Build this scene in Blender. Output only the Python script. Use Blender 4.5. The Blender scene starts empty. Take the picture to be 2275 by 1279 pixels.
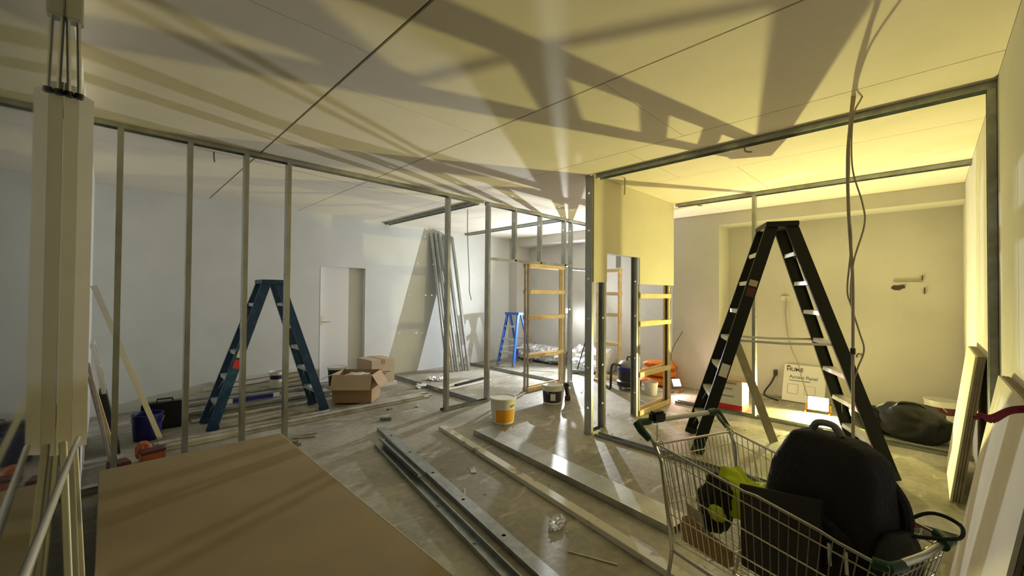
import bpy, bmesh, math, random
from mathutils import Vector, Matrix, noise

S = bpy.context.scene
COL = S.collection
rnd = random.Random(7)
V = Vector

# ------------------------------------------------------------------ camera
CAMZ = 1.575
cam_data = bpy.data.cameras.new('camera')
cam = bpy.data.objects.new('camera', cam_data)
COL.objects.link(cam)
cam_data.sensor_width = 36.0
cam_data.lens = 36.0 * 914.0 / 2275.0
cam_data.clip_start = 0.02
yawY = math.atan(901.5 / 914.0)
pitch = math.atan(12.9 / 914.0)
roll = math.atan(15.0 / 1829.0)
aa = math.pi / 2 - yawY
Fh = V((math.cos(aa), math.sin(aa), 0)); Rt = V((math.sin(aa), -math.cos(aa), 0)); UP = V((0, 0, 1))
Fw = Fh * math.cos(pitch) + UP * math.sin(pitch)
U0 = UP * math.cos(pitch) - Fh * math.sin(pitch)
Rv = Rt * math.cos(roll) + U0 * math.sin(roll)
Uv = U0 * math.cos(roll) - Rt * math.sin(roll)
cam.matrix_world = Matrix(((Rv.x, Uv.x, -Fw.x, 0), (Rv.y, Uv.y, -Fw.y, 0), (Rv.z, Uv.z, -Fw.z, CAMZ), (0, 0, 0, 1)))
S.camera = cam

# ------------------------------------------------------------------ world, exposure
w = bpy.data.worlds.new('night')
S.world = w
w.use_nodes = True
w.node_tree.nodes['Background'].inputs[0].default_value = (0.55, 0.6, 0.75, 1)
w.node_tree.nodes['Background'].inputs[1].default_value = 0.02
S.view_settings.view_transform = 'Standard'
S.view_settings.look = 'None'
S.view_settings.exposure = 0.0
S.view_settings.gamma = 1.0
S.view_settings.use_curve_mapping = False
S.cycles.max_bounces = 10
S.cycles.diffuse_bounces = 6
S.cycles.sample_clamp_indirect = 6.0
S.cycles.use_denoising = True

# ------------------------------------------------------------------ lamps (the three work lights of the room)
WHITE_P, WHITE_SPILL = 150.0, 13.0
YELLOW_P, YELLOW_SPILL = 145.0, 6.5
PINK_P = 9.0
WL = V((7.2, 5.55, 1.215))          # white work light
YL = V((6.88, 1.06, 0.125))         # yellow floodlight
KL = V((6.56, 2.86, 0.17))          # pinkish light
WC = (0.93, 0.97, 1.0); YC = (1.0, 0.89, 0.30); KC = (1.0, 0.62, 0.55)

def lamp(name, kind, loc, power, col, size=0.05, aim=None, parent=None):
    d = bpy.data.lights.new(name, kind)
    d.energy = power; d.color = col
    if kind == 'AREA':
        d.shape = 'DISK'; d.size = size
    else:
        d.shadow_soft_size = size
    o = bpy.data.objects.new(name, d); COL.objects.link(o)
    o.location = loc
    if aim is not None:
        o.rotation_euler = V(aim).to_track_quat('-Z', 'Y').to_euler()
    return o

# ------------------------------------------------------------------ materials
MATS = {}
def mat(name, col, rough=0.6, metal=0.0, bump=0.0, bscale=40.0, var=0.0, vscale=6.0, col2=None, mixlo=0.45, mixhi=0.6, stretch=None, spec=0.5, emit=None, es=0.0, detail=6.0):
    m = bpy.data.materials.new(name); m.use_nodes = True
    nt = m.node_tree; b = nt.nodes['Principled BSDF']
    b.inputs['Base Color'].default_value = (*col, 1)
    b.inputs['Roughness'].default_value = rough
    b.inputs['Metallic'].default_value = metal
    b.inputs['Specular IOR Level'].default_value = spec
    if emit:
        b.inputs['Emission Color'].default_value = (*emit, 1)
        b.inputs['Emission Strength'].default_value = es
    tc = None
    if var or bump or col2:
        tc = nt.nodes.new('ShaderNodeTexCoord'); mp = nt.nodes.new('ShaderNodeMapping')
        nt.links.new(tc.outputs['Object'], mp.inputs[0])
        if stretch: mp.inputs['Scale'].default_value = stretch
    if var or col2:
        n = nt.nodes.new('ShaderNodeTexNoise'); n.inputs['Scale'].default_value = vscale; n.inputs['Detail'].default_value = detail
        nt.links.new(mp.outputs[0], n.inputs['Vector'])
        r = nt.nodes.new('ShaderNodeValToRGB')
        r.color_ramp.elements[0].position = mixlo; r.color_ramp.elements[1].position = mixhi
        c2 = col2 if col2 else tuple(min(1, c * (1 + var)) for c in col)
        c1 = col if col2 else tuple(c * (1 - var) for c in col)
        r.color_ramp.elements[0].color = (*c1, 1); r.color_ramp.elements[1].color = (*c2, 1)
        if not col2:
            r.color_ramp.elements[0].position = 0.3; r.color_ramp.elements[1].position = 0.7
        nt.links.new(n.outputs['Fac'], r.inputs[0]); nt.links.new(r.outputs[0], b.inputs['Base Color'])
    if bump:
        n2 = nt.nodes.new('ShaderNodeTexNoise'); n2.inputs['Scale'].default_value = bscale; n2.inputs['Detail'].default_value = 4
        nt.links.new(mp.outputs[0], n2.inputs['Vector'])
        bp = nt.nodes.new('ShaderNodeBump'); bp.inputs['Strength'].default_value = bump; bp.inputs['Distance'].default_value = 0.02
        nt.links.new(n2.outputs['Fac'], bp.inputs['Height']); nt.links.new(bp.outputs[0], b.inputs['Normal'])
    MATS[name] = m
    return m

M_wall = mat('painted_plaster', (0.67, 0.69, 0.69), 0.75, var=0.05, vscale=2.0, bump=0.05, bscale=60)
M_wallback = mat('skimmed_plaster', (0.58, 0.565, 0.52), 0.8, var=0.06, vscale=1.6, bump=0.06, bscale=40)
M_ceil = mat('ceiling_board', (0.77, 0.715, 0.62), 0.85, var=0.03, vscale=3)
M_void = mat('dark_void', (0.03, 0.028, 0.025), 0.95)
M_floor = None
M_galv = mat('galvanised_steel', (0.44, 0.45, 0.42), 0.38, 0.85, var=0.18, vscale=9, stretch=(1, 1, 0.4))
M_galvd = mat('weathered_galvanised_steel', (0.33, 0.35, 0.345), 0.42, 0.85, var=0.2, vscale=14)
M_pine = mat('pine', (0.74, 0.57, 0.33), 0.6, var=0.14, vscale=16, stretch=(0.6, 1, 1))
M_pineg = mat('weathered_pine', (0.36, 0.30, 0.25), 0.7, var=0.2, vscale=16)
M_board = mat('plasterboard_face', (0.66, 0.62, 0.50), 0.8, var=0.03, vscale=3)
M_brown = mat('brown_paper_face', (0.36, 0.275, 0.145), 0.75, var=0.09, vscale=2.2, bump=0.03, bscale=15)
M_gyp = mat('gypsum_edge', (0.66, 0.64, 0.58), 0.9)
M_ivory = mat('ivory_sheet', (0.64, 0.61, 0.52), 0.75, var=0.05, vscale=4)
M_white = mat('white_paint', (0.75, 0.75, 0.74), 0.5)
M_whiteb = mat('white_batten', (0.66, 0.64, 0.58), 0.6, col2=(0.33, 0.30, 0.23), vscale=7, mixlo=0.56, mixhi=0.64)
M_alu = mat('aluminium', (0.72, 0.73, 0.74), 0.3, 0.9)
M_alup = mat('dull_aluminium', (0.62, 0.63, 0.62), 0.45, 0.7)
M_rail = mat('polished_aluminium', (0.9, 0.91, 0.95), 0.22, 0.6)
M_black = mat('black_fibreglass', (0.007, 0.0085, 0.008), 0.5, spec=0.3)
M_blackpl = mat('black_plastic', (0.012, 0.012, 0.014), 0.4)
M_fabric = mat('black_nylon', (0.012, 0.012, 0.013), 0.8, bump=0.3, bscale=60)
M_blue = mat('blue_fibreglass', (0.007, 0.045, 0.14), 0.45, col2=(0.02, 0.10, 0.16), vscale=12, mixlo=0.5, mixhi=0.7)
M_bluel = mat('bright_blue_fibreglass', (0.05, 0.16, 0.60), 0.4)
M_bluep = mat('deep_blue_plastic', (0.012, 0.012, 0.16), 0.4)
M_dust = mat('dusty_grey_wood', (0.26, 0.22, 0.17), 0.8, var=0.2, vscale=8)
M_card = mat('cardboard', (0.38, 0.25, 0.13), 0.8, var=0.06, vscale=6)
M_cardl = mat('dusty_cardboard', (0.52, 0.41, 0.28), 0.8, var=0.06, vscale=6)
M_print = mat('dark_print', (0.06, 0.035, 0.03), 0.7)
M_wplastic = mat('white_plastic', (0.74, 0.73, 0.67), 0.45)
M_yellow = mat('amber_label', (0.80, 0.36, 0.01), 0.45)
M_label = mat('dark_label', (0.025, 0.018, 0.04), 0.45)
M_red = mat('red_print', (0.62, 0.03, 0.03), 0.5)
M_redcloth = mat('dark_red_webbing', (0.22, 0.012, 0.03), 0.7)
M_orange = mat('orange_plastic', (0.75, 0.20, 0.01), 0.45, bump=0.25, bscale=14)
M_oranged = mat('dull_orange_plastic', (0.42, 0.10, 0.03), 0.5)
M_grey = mat('grey_plastic', (0.20, 0.21, 0.21), 0.45)
M_green = mat('dark_green_plastic', (0.008, 0.055, 0.028), 0.35)
M_chrome = mat('plated_wire', (0.62, 0.60, 0.56), 0.28, 1.0)
M_hivis = mat('fluorescent_fabric', (0.62, 0.75, 0.02), 0.7)
M_foil = mat('crinkled_foil', (0.85, 0.86, 0.88), 0.3, 0.75, bump=0.9, bscale=22)
M_dark = mat('dark_grey_board', (0.022, 0.02, 0.02), 0.55)
M_cable = mat('grey_cable', (0.36, 0.31, 0.25), 0.6)
M_cabled = mat('dark_cable', (0.05, 0.04, 0.035), 0.6)
M_copper = mat('brown_cable', (0.20, 0.12, 0.07), 0.6)
M_rubble = mat('plaster_crumbs', (0.55, 0.53, 0.48), 0.9)
M_dirt = mat('dirty_board', (0.50, 0.47, 0.40), 0.85, col2=(0.30, 0.27, 0.21), vscale=5, mixlo=0.4, mixhi=0.65)
M_bag = mat('black_holdall_cloth', (0.016, 0.017, 0.014), 0.75, bump=0.4, bscale=9)
M_maroon = mat('dark_red_brown', (0.10, 0.02, 0.02), 0.6)
M_lens_w = mat('lit_white_lens', (1, 1, 1), 0.4, emit=WC, es=60)
M_lens_y = mat('lit_yellow_lens', (1, 1, 1), 0.4, emit=(1.0, 0.86, 0.42), es=32)
M_lens_k = mat('lit_pink_lens', (1, 1, 1), 0.4, emit=(1.0, 0.78, 0.66), es=22)

def floor_mat():
    m = bpy.data.materials.new('dusty_concrete'); m.use_nodes = True
    nt = m.node_tree; b = nt.nodes['Principled BSDF']; L = nt.links.new
    tc = nt.nodes.new('ShaderNodeTexCoord')
    def nz(scale, detail, st=None, dist=0.0):
        n = nt.nodes.new('ShaderNodeTexNoise'); n.inputs['Scale'].default_value = scale; n.inputs['Detail'].default_value = detail
        n.inputs['Distortion'].default_value = dist
        if st:
            mp = nt.nodes.new('ShaderNodeMapping'); mp.inputs['Scale'].default_value = st; mp.inputs['Rotation'].default_value = (0, 0, 0.5)
            L(tc.outputs['Object'], mp.inputs[0]); L(mp.outputs[0], n.inputs['Vector'])
        else: L(tc.outputs['Object'], n.inputs['Vector'])
        return n
    def ramp(src, a, b_, ca, cb):
        r = nt.nodes.new('ShaderNodeValToRGB'); r.color_ramp.elements[0].position = a; r.color_ramp.elements[1].position = b_
        r.color_ramp.elements[0].color = (*ca, 1); r.color_ramp.elements[1].color = (*cb, 1); L(src, r.inputs[0]); return r
    n1 = nz(1.1, 8, dist=0.6); r1 = ramp(n1.outputs['Fac'], 0.38, 0.66, (0.245, 0.222, 0.155), (0.46, 0.44, 0.385))
    n2 = nz(2.6, 7, (1.0, 2.6, 1), 1.2); r2 = ramp(n2.outputs['Fac'], 0.58, 0.70, (0, 0, 0), (1, 1, 1))
    n3 = nz(18, 6); r3 = ramp(n3.outputs['Fac'], 0.3, 0.7, (0.82, 0.82, 0.82), (1.08, 1.08, 1.08))
    mx = nt.nodes.new('ShaderNodeMix'); mx.data_type = 'RGBA'
    L(r2.outputs[0], mx.inputs[0]); L(r1.outputs[0], mx.inputs[6]); mx.inputs[7].default_value = (0.52, 0.49, 0.43, 1)
    mu = nt.nodes.new('ShaderNodeMix'); mu.data_type = 'RGBA'; mu.blend_type = 'MULTIPLY'; mu.inputs[0].default_value = 1
    L(mx.outputs[2], mu.inputs[6]); L(r3.outputs[0], mu.inputs[7]); L(mu.outputs[2], b.inputs['Base Color'])
    rr = ramp(n1.outputs['Fac'], 0.35, 0.65, (0.42, 0.42, 0.42), (0.7, 0.7, 0.7)); L(rr.outputs[0], b.inputs['Roughness'])
    bp = nt.nodes.new('ShaderNodeBump'); bp.inputs['Strength'].default_value = 0.25; bp.inputs['Distance'].default_value = 0.01
    L(n3.outputs['Fac'], bp.inputs['Height']); L(bp.outputs[0], b.inputs['Normal'])
    return m
M_floor = floor_mat()

def glass_mat(name, tint, rough=0.02):
    m = bpy.data.materials.new(name); m.use_nodes = True
    b = m.node_tree.nodes['Principled BSDF']
    b.inputs['Base Color'].default_value = (*tint, 1); b.inputs['Roughness'].default_value = rough
    b.inputs['Transmission Weight'].default_value = 1.0; b.inputs['IOR'].default_value = 1.5
    return m
M_glass = glass_mat('shopfront_glass', (0.80, 0.88, 0.80), 0.03)
M_film = glass_mat('clear_film', (0.95, 0.95, 0.95), 0.12)

ORD = ['first', 'second', 'third', 'fourth', 'fifth', 'sixth', 'seventh', 'eighth', 'ninth', 'tenth', 'eleventh', 'twelfth', 'thirteenth', 'fourteenth', 'fifteenth', 'sixteenth', 'seventeenth', 'eighteenth']

# ------------------------------------------------------------------ object helpers
def T(name, label, cat, loc=(0, 0, 0), group=None):
    o = bpy.data.objects.new(name, None); COL.objects.link(o)
    o.location = loc; o.empty_display_size = 0.1
    o['label'] = label; o['category'] = cat
    if group: o['group'] = group
    return o
def tag(o, label, cat, group=None):
    o['label'] = label; o['category'] = cat
    if group: o['group'] = group
    return o
def struct(o):
    o['kind'] = 'structure'; return o
def wloc(o):
    p = V((0, 0, 0))
    while o is not None:
        p += o.location; o = o.parent
    return p

def perp(d, up):
    d = d.normalized(); s = d.cross(up)
    if s.length < 1e-5: s = d.cross(V((1, 0, 0)))
    if s.length < 1e-5: s = d.cross(V((0, 1, 0)))
    s.normalize(); u = s.cross(d).normalized()
    return d, s, u

class MB:
    def __init__(self): self.v = []; self.f = []
    def add(self, vs, fs):
        n = len(self.v); self.v += [V(p) for p in vs]; self.f += [tuple(i + n for i in f) for f in fs]; return self
    def hexa(self, c):
        return self.add(c, [(0, 3, 2, 1), (4, 5, 6, 7), (0, 1, 5, 4), (1, 2, 6, 5), (2, 3, 7, 6), (3, 0, 4, 7)])
    def box(self, lo, hi):
        x0, y0, z0 = lo; x1, y1, z1 = hi
        return self.hexa([(x0, y0, z0), (x1, y0, z0), (x1, y1, z0), (x0, y1, z0), (x0, y0, z1), (x1, y0, z1), (x1, y1, z1), (x0, y1, z1)])
    def obox(self, c, s, rz=0.0, m=None):
        h = V(s) / 2; r = m if m else Matrix.Rotation(rz, 3, 'Z')
        cs = [(-1, -1, -1), (1, -1, -1), (1, 1, -1), (-1, 1, -1), (-1, -1, 1), (1, -1, 1), (1, 1, 1), (-1, 1, 1)]
        return self.hexa([V(c) + r @ V((a * h.x, b * h.y, d * h.z)) for a, b, d in cs])
    def bar(self, p0, p1, w, h, up=(0, 0, 1), off=(0, 0), w1=None, h1=None):
        p0 = V(p0); p1 = V(p1); d, s, u = perp(p1 - p0, V(up))
        w1 = w if w1 is None else w1; h1 = h if h1 is None else h1
        o = s * off[0] + u * off[1]; c = []
        for p, ww, hh in ((p0, w, h), (p1, w1, h1)):
            for a, b in ((-1, -1), (1, -1), (1, 1), (-1, 1)):
                c.append(p + o + s * (a * ww / 2) + u * (b * hh / 2))
        return self.add(c, [(0, 3, 2, 1), (4, 5, 6, 7), (0, 1, 5, 4), (1, 2, 6, 5), (2, 3, 7, 6), (3, 0, 4, 7)])
    def tube(self, pts, r, n=8, caps=True, closed=False):
        pts = [V(p) for p in pts]; m = len(pts); base = len(self.v)
        rs = r if isinstance(r, (list, tuple)) else [r] * m
        t0 = (pts[1] - pts[0]).normalized()
        a = V((0, 0, 1)) if abs(t0.z) < 0.9 else V((1, 0, 0))
        nrm = (a - t0 * a.dot(t0)).normalized()
        for i, p in enumerate(pts):
            if closed: t = (pts[(i + 1) % m] - pts[i - 1])
            else: t = pts[min(i + 1, m - 1)] - pts[max(i - 1, 0)]
            t.normalize()
            nrm = nrm - t * nrm.dot(t)
            if nrm.length < 1e-6: nrm = t.orthogonal()
            nrm.normalize(); b = t.cross(nrm)
            for k in range(n):
                an = 2 * math.pi * k / n
                self.v.append(p + (nrm * math.cos(an) + b * math.sin(an)) * rs[i])
        for i in range(m if closed else m - 1):
            j = (i + 1) % m
            for k in range(n):
                l = (k + 1) % n
                self.f.append((base + i * n + k, base + i * n + l, base + j * n + l, base + j * n + k))
        if caps and not closed:
            self.f.append(tuple(base + k for k in reversed(range(n)))); self.f.append(tuple(base + (m - 1) * n + k for k in range(n)))
        return self
    def lathe(self, prof, c, n=28, m=None):
        base = len(self.v); c = V(c)
        for r, z in prof:
            for k in range(n):
                an = 2 * math.pi * k / n; p = V((r * math.cos(an), r * math.sin(an), z))
                self.v.append(c + (m @ p if m else p))
        for i in range(len(prof) - 1):
            for k in range(n):
                l = (k + 1) % n
                self.f.append((base + i * n + k, base + i * n + l, base + (i + 1) * n + l, base + (i + 1) * n + k))
        self.f.append(tuple(base + k for k in reversed(range(n))))
        self.f.append(tuple(base + (len(prof) - 1) * n + k for k in range(n)))
        return self
    def prism(self, poly, o, ex, ey, ez, th):
        n = len(poly); o = V(o); ex = V(ex); ey = V(ey); ez = V(ez)
        vs = [o + ex * a + ey * b for a, b in poly] + [o + ex * a + ey * b + ez * th for a, b in poly]
        fs = [tuple(range(n)), tuple(reversed(range(n, 2 * n)))] + [(i, i + n, (i + 1) % n + n, (i + 1) % n) for i in range(n)]
        return self.add(vs, fs)
    def channel(self, p0, p1, web, fl, out, side, t=0.002, lip=0.0):
        """C section: web spans +-web/2 along side, flanges run along out."""
        p0 = V(p0); p1 = V(p1); out = V(out).normalized(); side = V(side).normalized()
        def plate(a0, a1, b0, b1):
            c = []
            for p in (p0, p1):
                for a, b in ((a0, b0), (a1, b0), (a1, b1), (a0, b1)): c.append(p + side * a + out * b)
            self.add(c, [(0, 3, 2, 1), (4, 5, 6, 7), (0, 1, 5, 4), (1, 2, 6, 5), (2, 3, 7, 6), (3, 0, 4, 7)])
        h = web / 2
        plate(-h, h, 0, t); plate(-h, -h + t, t, fl); plate(h - t, h, t, fl)
        if lip:
            plate(-h + t, -h + lip, fl - t, fl); plate(h - lip, h - t, fl - t, fl)
        return self
    def stud(self, p0, p1, web, fl, out, side, holes=(), hr=0.012, t=0.0015, lip=0.008):
        """C stud whose web really has service holes at the distances given."""
        p0 = V(p0); p1 = V(p1); L = (p1 - p0).length; d = (p1 - p0) / L
        out = V(out).normalized(); side = V(side).normalized(); h = web / 2
        def plate(a0, a1, b0, b1, z0, z1):
            c = []
            for z in (z0, z1):
                for a, b in ((a0, b0), (a1, b0), (a1, b1), (a0, b1)): c.append(p0 + d * z + side * a + out * b)
            self.add(c, [(0, 3, 2, 1), (4, 5, 6, 7), (0, 1, 5, 4), (1, 2, 6, 5), (2, 3, 7, 6), (3, 0, 4, 7)])
        plate(-h, -h + t, 0, fl, 0, L); plate(h - t, h, 0, fl, 0, L)
        plate(-h + t, -h + lip, fl - t, fl, 0, L); plate(h - lip, h - t, fl - t, fl, 0, L)
        z = 0.0; q = hr * 1.6
        for hz in sorted(holes):
            if hz - q <= z or hz + q >= L: continue
            plate(-h + t, h - t, 0, t, z, hz - q)
            vs = []; n = 8
            sq = [(1, 0), (1, 1), (0, 1), (-1, 1), (-1, 0), (-1, -1), (0, -1), (1, -1)]
            for bb in (0, t):
                for k in range(n):
                    vs.append(p0 + d * (hz + sq[k][1] * q) + side * (sq[k][0] * q) + out * bb)
                for k in range(n):
                    an = 2 * math.pi * k / n
                    vs.append(p0 + d * (hz + math.sin(an) * hr) + side * (math.cos(an) * hr) + out * bb)
            fs = []
            for k in range(n):
                l = (k + 1) % n
                fs.append((k, l, n + l, n + k)); fs.append((2 * n + k, 3 * n + k, 3 * n + l, 2 * n + l)); fs.append((n + k, n + l, 3 * n + l, 3 * n + k))
            self.add(vs, fs)
            plate(-h + t, -q, 0, t, hz - q, hz + q); plate(q, h - t, 0, t, hz - q, hz + q)
            z = hz + q
        plate(-h + t, h - t, 0, t, z, L)
        return self
    def blob(self, c, r, seed=0, amp=0.12, freq=2.2, sub=3, flat=None, rz=0.0, power=1.0, shape=None):
        bm = bmesh.new(); bmesh.ops.create_icosphere(bm, subdivisions=sub, radius=1.0)
        rot = Matrix.Rotation(rz, 3, 'Z'); base = len(self.v)
        for v in bm.verts:
            p = v.co.copy()
            if power != 1.0:
                p = V([math.copysign(abs(x) ** power, x) for x in p])
            nv = noise.noise(v.co * freq + V((seed * 7.3, seed * 3.1, seed))) + 0.5 * noise.noise(v.co * freq * 2.3 + V((seed, 0, seed * 2)))
            p = p * (1 + amp * nv)
            p = V((p.x * r[0], p.y * r[1], p.z * r[2]))
            if shape: p = shape(p)
            p = rot @ p + V(c)
            if flat is not None and p.z < flat: p.z = flat + (p.z - flat) * 0.02
            self.v.append(p)
        for f in bm.faces: self.f.append(tuple(base + v.index for v in f.verts))
        bm.free(); return self
    def build(self, name, m, parent=None, smooth=False, bevel=0.0, angle=40, mesh_only=False):
        me = bpy.data.meshes.new(name)
        lo = V((min(p.x for p in self.v), min(p.y for p in self.v), min(p.z for p in self.v)))
        hi = V((max(p.x for p in self.v), max(p.y for p in self.v), max(p.z for p in self.v)))
        org = V(((lo.x + hi.x) / 2, (lo.y + hi.y) / 2, lo.z))
        me.from_pydata([tuple(p - org) for p in self.v], [], self.f)
        me.materials.append(m)
        bm = bmesh.new(); bm.from_mesh(me); bmesh.ops.recalc_face_normals(bm, faces=bm.faces)
        if bevel:
            bmesh.ops.bevel(bm, geom=[e for e in bm.edges], offset=bevel, segments=2, affect='EDGES', clamp_overlap=True)
        bm.to_mesh(me); bm.free()
        if smooth:
            me.shade_smooth(); me.set_sharp_from_angle(angle=math.radians(angle))
        o = bpy.data.objects.new(name, me); COL.objects.link(o)
        o.location = org - (wloc(parent) if parent else V((0, 0, 0)))
        if parent: o.parent = parent
        return o

def text(s, size, m, parent, origin, ex, ey, name='lettering', ext=0.0006, bold=0.0):
    """Flat printed lettering: baseline start at origin, running along ex, up along ey."""
    cu = bpy.data.curves.new(name, 'FONT'); cu.body = s; cu.size = size; cu.extrude = ext; cu.offset = bold
    tmp = bpy.data.objects.new('tmp', cu); COL.objects.link(tmp)
    dg = bpy.context.evaluated_depsgraph_get()
    me = bpy.data.meshes.new_from_object(tmp.evaluated_get(dg))
    bpy.data.objects.remove(tmp); bpy.data.curves.remove(cu)
    me.materials.clear(); me.materials.append(m); me.name = name
    ex = V(ex).normalized(); ey = V(ey).normalized(); ez = ex.cross(ey)
    me.transform(Matrix(((ex.x, ey.x, ez.x, 0), (ex.y, ey.y, ez.y, 0), (ex.z, ey.z, ez.z, 0), (0, 0, 0, 1))))
    o = bpy.data.objects.new(name, me); COL.objects.link(o)
    o.location = V(origin) - wloc(parent); o.parent = parent
    return o

def curve_pts(ctrl, n=8):
    """Catmull-Rom through control points."""
    c = [V(p) for p in ctrl]; c = [c[0] * 2 - c[1]] + c + [c[-1] * 2 - c[-2]]; out = []
    for i in range(1, len(c) - 2):
        for k in range(n):
            t = k / n; a, b, d, e = c[i - 1], c[i], c[i + 1], c[i + 2]
            out.append(0.5 * ((2 * b) + (d - a) * t + (2 * a - 5 * b + 4 * d - e) * t * t + (3 * b - a - 3 * d + e) * t ** 3))
    out.append(c[-2]); return out

# ------------------------------------------------------------------ room shell
H = 2.92
XB, XP, YR, YL_, XF = 7.55, 7.10, -0.30, 7.30, -0.12
struct(MB().box((XF - 0.4, YR - 0.2, -0.12), (XB + 0.2, YL_ + 0.3, 0)).build('floor', M_floor))
ceil = struct(MB().box((XF - 0.2, YR - 0.2, H + 0.016), (XB + 0.2, YL_ + 0.3, H + 0.12)).build('ceiling', M_void))
cx = [XF, 1.045, 2.235, 3.455, 4.66, 5.86, XP - 0.004]
gap = [0.016, 0.013, 0.008, 0.005, 0.005]
ends = [[YR, 2.2, 5.2, YL_], [YR, 0.15, 2.68, 5.3, YL_], [YR, 1.45, 4.45, YL_], [YR, 2.0, 4.7, YL_], [YR, 1.4, 4.2, YL_], [YR, 2.3, 5.2, YL_]]
for i in range(6):
    x0 = cx[i] + (gap[i - 1] / 2 if i else 0); x1 = cx[i + 1] - (gap[i] / 2 if i < 5 else 0)
    for a, b in zip(ends[i][:-1], ends[i][1:]):
        MB().box((x0, a + 0.002, H), (x1, b - 0.002, H + 0.015)).build('ceiling_sheet', M_ceil, ceil)

# left wall (long wall with the door)
DX0, DX1, DH = 2.60, 3.41, 2.03
wl = MB()
wl.box((XF - 0.15, YL_, 0), (DX0, YL_ + 0.16, H + 0.02)).box((DX1, YL_, 0), (XB + 0.15, YL_ + 0.16, H + 0.02)).box((DX0, YL_, DH), (DX1, YL_ + 0.16, H + 0.02))
struct(wl.build('wall_left', M_wall))
door = T('door_1', 'white flush door set deep in the long white wall', 'door', (3.0, YL_ + 0.12, 0)); door['kind'] = 'structure'
MB().box((DX0 + 0.012, YL_ + 0.115, 0.008), (DX1 - 0.012, YL_ + 0.155, DH - 0.012)).build('door_leaf', M_white, door, bevel=0.002)
jb = MB().box((DX0, YL_ - 0.004, 0), (DX0 + 0.011, YL_ + 0.156, DH)).box((DX1 - 0.011, YL_ - 0.004, 0), (DX1, YL_ + 0.156, DH)).box((DX0 + 0.011, YL_ - 0.004, DH - 0.011), (DX1 - 0.011, YL_ + 0.156, DH))
jb.build('door_jamb', M_white, door)
dh = MB().box((2.655, YL_ + 0.107, 1.0), (2.70, YL_ + 0.115, 1.17)).build('handle_plate', M_alu, door, bevel=0.002)
MB().tube([(2.678, YL_ + 0.108, 1.06), (2.678, YL_ + 0.06, 1.06), (2.70, YL_ + 0.052, 1.06), (2.80, YL_ + 0.052, 1.06)], 0.009, 8).build('lever', M_alu, dh, smooth=True)
MB().lathe([(0.010, 0), (0.010, 0.006)], (2.678, YL_ + 0.1065, 1.135), 12, Matrix.Rotation(math.pi / 2, 3, 'X')).build('lock_cylinder', M_alu, dh)

# back wall: recessed panels between piers, deep bulkhead over them
wb = MB()
wb.box((XB, YR - 0.15, 0), (XB + 0.15, YL_ + 0.15, H + 0.02))
wb.box((XP, YR, 2.722), (XB, YL_, H + 0.02))
wb.box((XP, 2.40, 0), (XB, 3.17, 2.722))
wb.box((XP, 7.03, 0), (XB, YL_, 2.722))
struct(wb.build('wall_back', M_wallback))
# right wall and the wall behind
struct(MB().box((XF - 0.1, YR - 0.15, 0), (XB, YR, H + 0.02)).build('wall_right', M_wallback))
# front: solid beyond the stud wall, shopfront glazing next to the camera
wf = MB().box((XF - 0.16, 4.50, 0), (XF, YL_, H + 0.02)).box((XF - 0.16, YR - 0.15, 0), (XF, 4.50, 0.10)).box((XF - 0.16, YR - 0.15, 2.80), (XF, 4.50, H + 0.02))
struct(wf.build('wall_front', M_wall))
win = T('window_1', 'shopfront glazing beside the entrance, black night outside', 'window', (XF - 0.03, 2.1, 0.1)); win['kind'] = 'structure'
for y0, y1 in ((-0.29, 2.303), (2.307, 4.49)):
    MB().box((XF - 0.008, y0, 0.14), (XF, y1, 2.76)).build('pane', M_glass, win)
for y in (-0.275, 2.305, 4.475):
    MB().box((XF - 0.06, y - 0.025, 0.10), (XF - 0.009, y + 0.025, 2.80)).build('mullion', M_ivory, win)
MB().box((XF - 0.06, -0.25, 0.10), (XF - 0.002, 4.45, 0.14)).build('sill_rail', M_alu, win)
MB().box((XF - 0.06, -0.25, 2.76), (XF - 0.002, 4.45, 2.80)).build('head_rail', M_ivory, win)

# ------------------------------------------------------------------ steel wall frames
ST_W, ST_F = 0.085, 0.038
HO = [0.30, 0.75, 1.30, 1.75, 2.30, 2.72]
def studX(x, y, z0, z1, parent, out=1, holes=HO, m=M_galv, web=ST_W):
    MB().stud((x, y, z0), (x, y, z1), web, ST_F, (out, 0, 0), (0, 1, 0), [h - z0 for h in holes]).build('stud', m, parent)
def studY(x, y, z0, z1, parent, out=1, m=M_galv, web=ST_W):
    MB().stud((x, y, z0), (x, y, z1), web, ST_F, (0, out, 0), (1, 0, 0), [h - z0 for h in HO]).build('stud', m, parent)

YA = 4.58   # centre line of the long wall frame
fa = T('stud_wall_frame', 'long galvanised steel stud wall frame with a doorway, spanning the room on the left', 'wall frame', (3.2, YA, 0))
MB().channel((XF, YA, H - 0.001), (3.88, YA, H - 0.001), ST_W + 0.004, 0.04, (0, 0, -1), (0, 1, 0)).build('top_track', M_galv, fa)
MB().channel((3.98, YA, H - 0.001), (6.70, YA, H - 0.001), ST_W + 0.004, 0.04, (0, 0, -1), (0, 1, 0)).build('top_track', M_galv, fa)
MB().channel((XF, YA, 0.001), (1.45, YA, 0.001), ST_W + 0.004, 0.03, (0, 0, 1), (0, 1, 0)).build('bottom_track', M_galvd, fa)
MB().channel((3.22, YA, 0.001), (4.03, YA, 0.001), ST_W + 0.004, 0.03, (0, 0, 1), (0, 1, 0)).build('bottom_track', M_galvd, fa)
for x in (0.045, 0.49, 0.915, 1.285, 3.265, 3.99): studX(x, YA, 0.004, H - 0.004, fa)
for x in (5.788, 5.985, 6.56): studX(x, YA, 0.004, H - 0.004, fa)
for x in (4.54, 5.14): studX(x, YA, 2.08, H - 0.004, fa)
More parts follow.
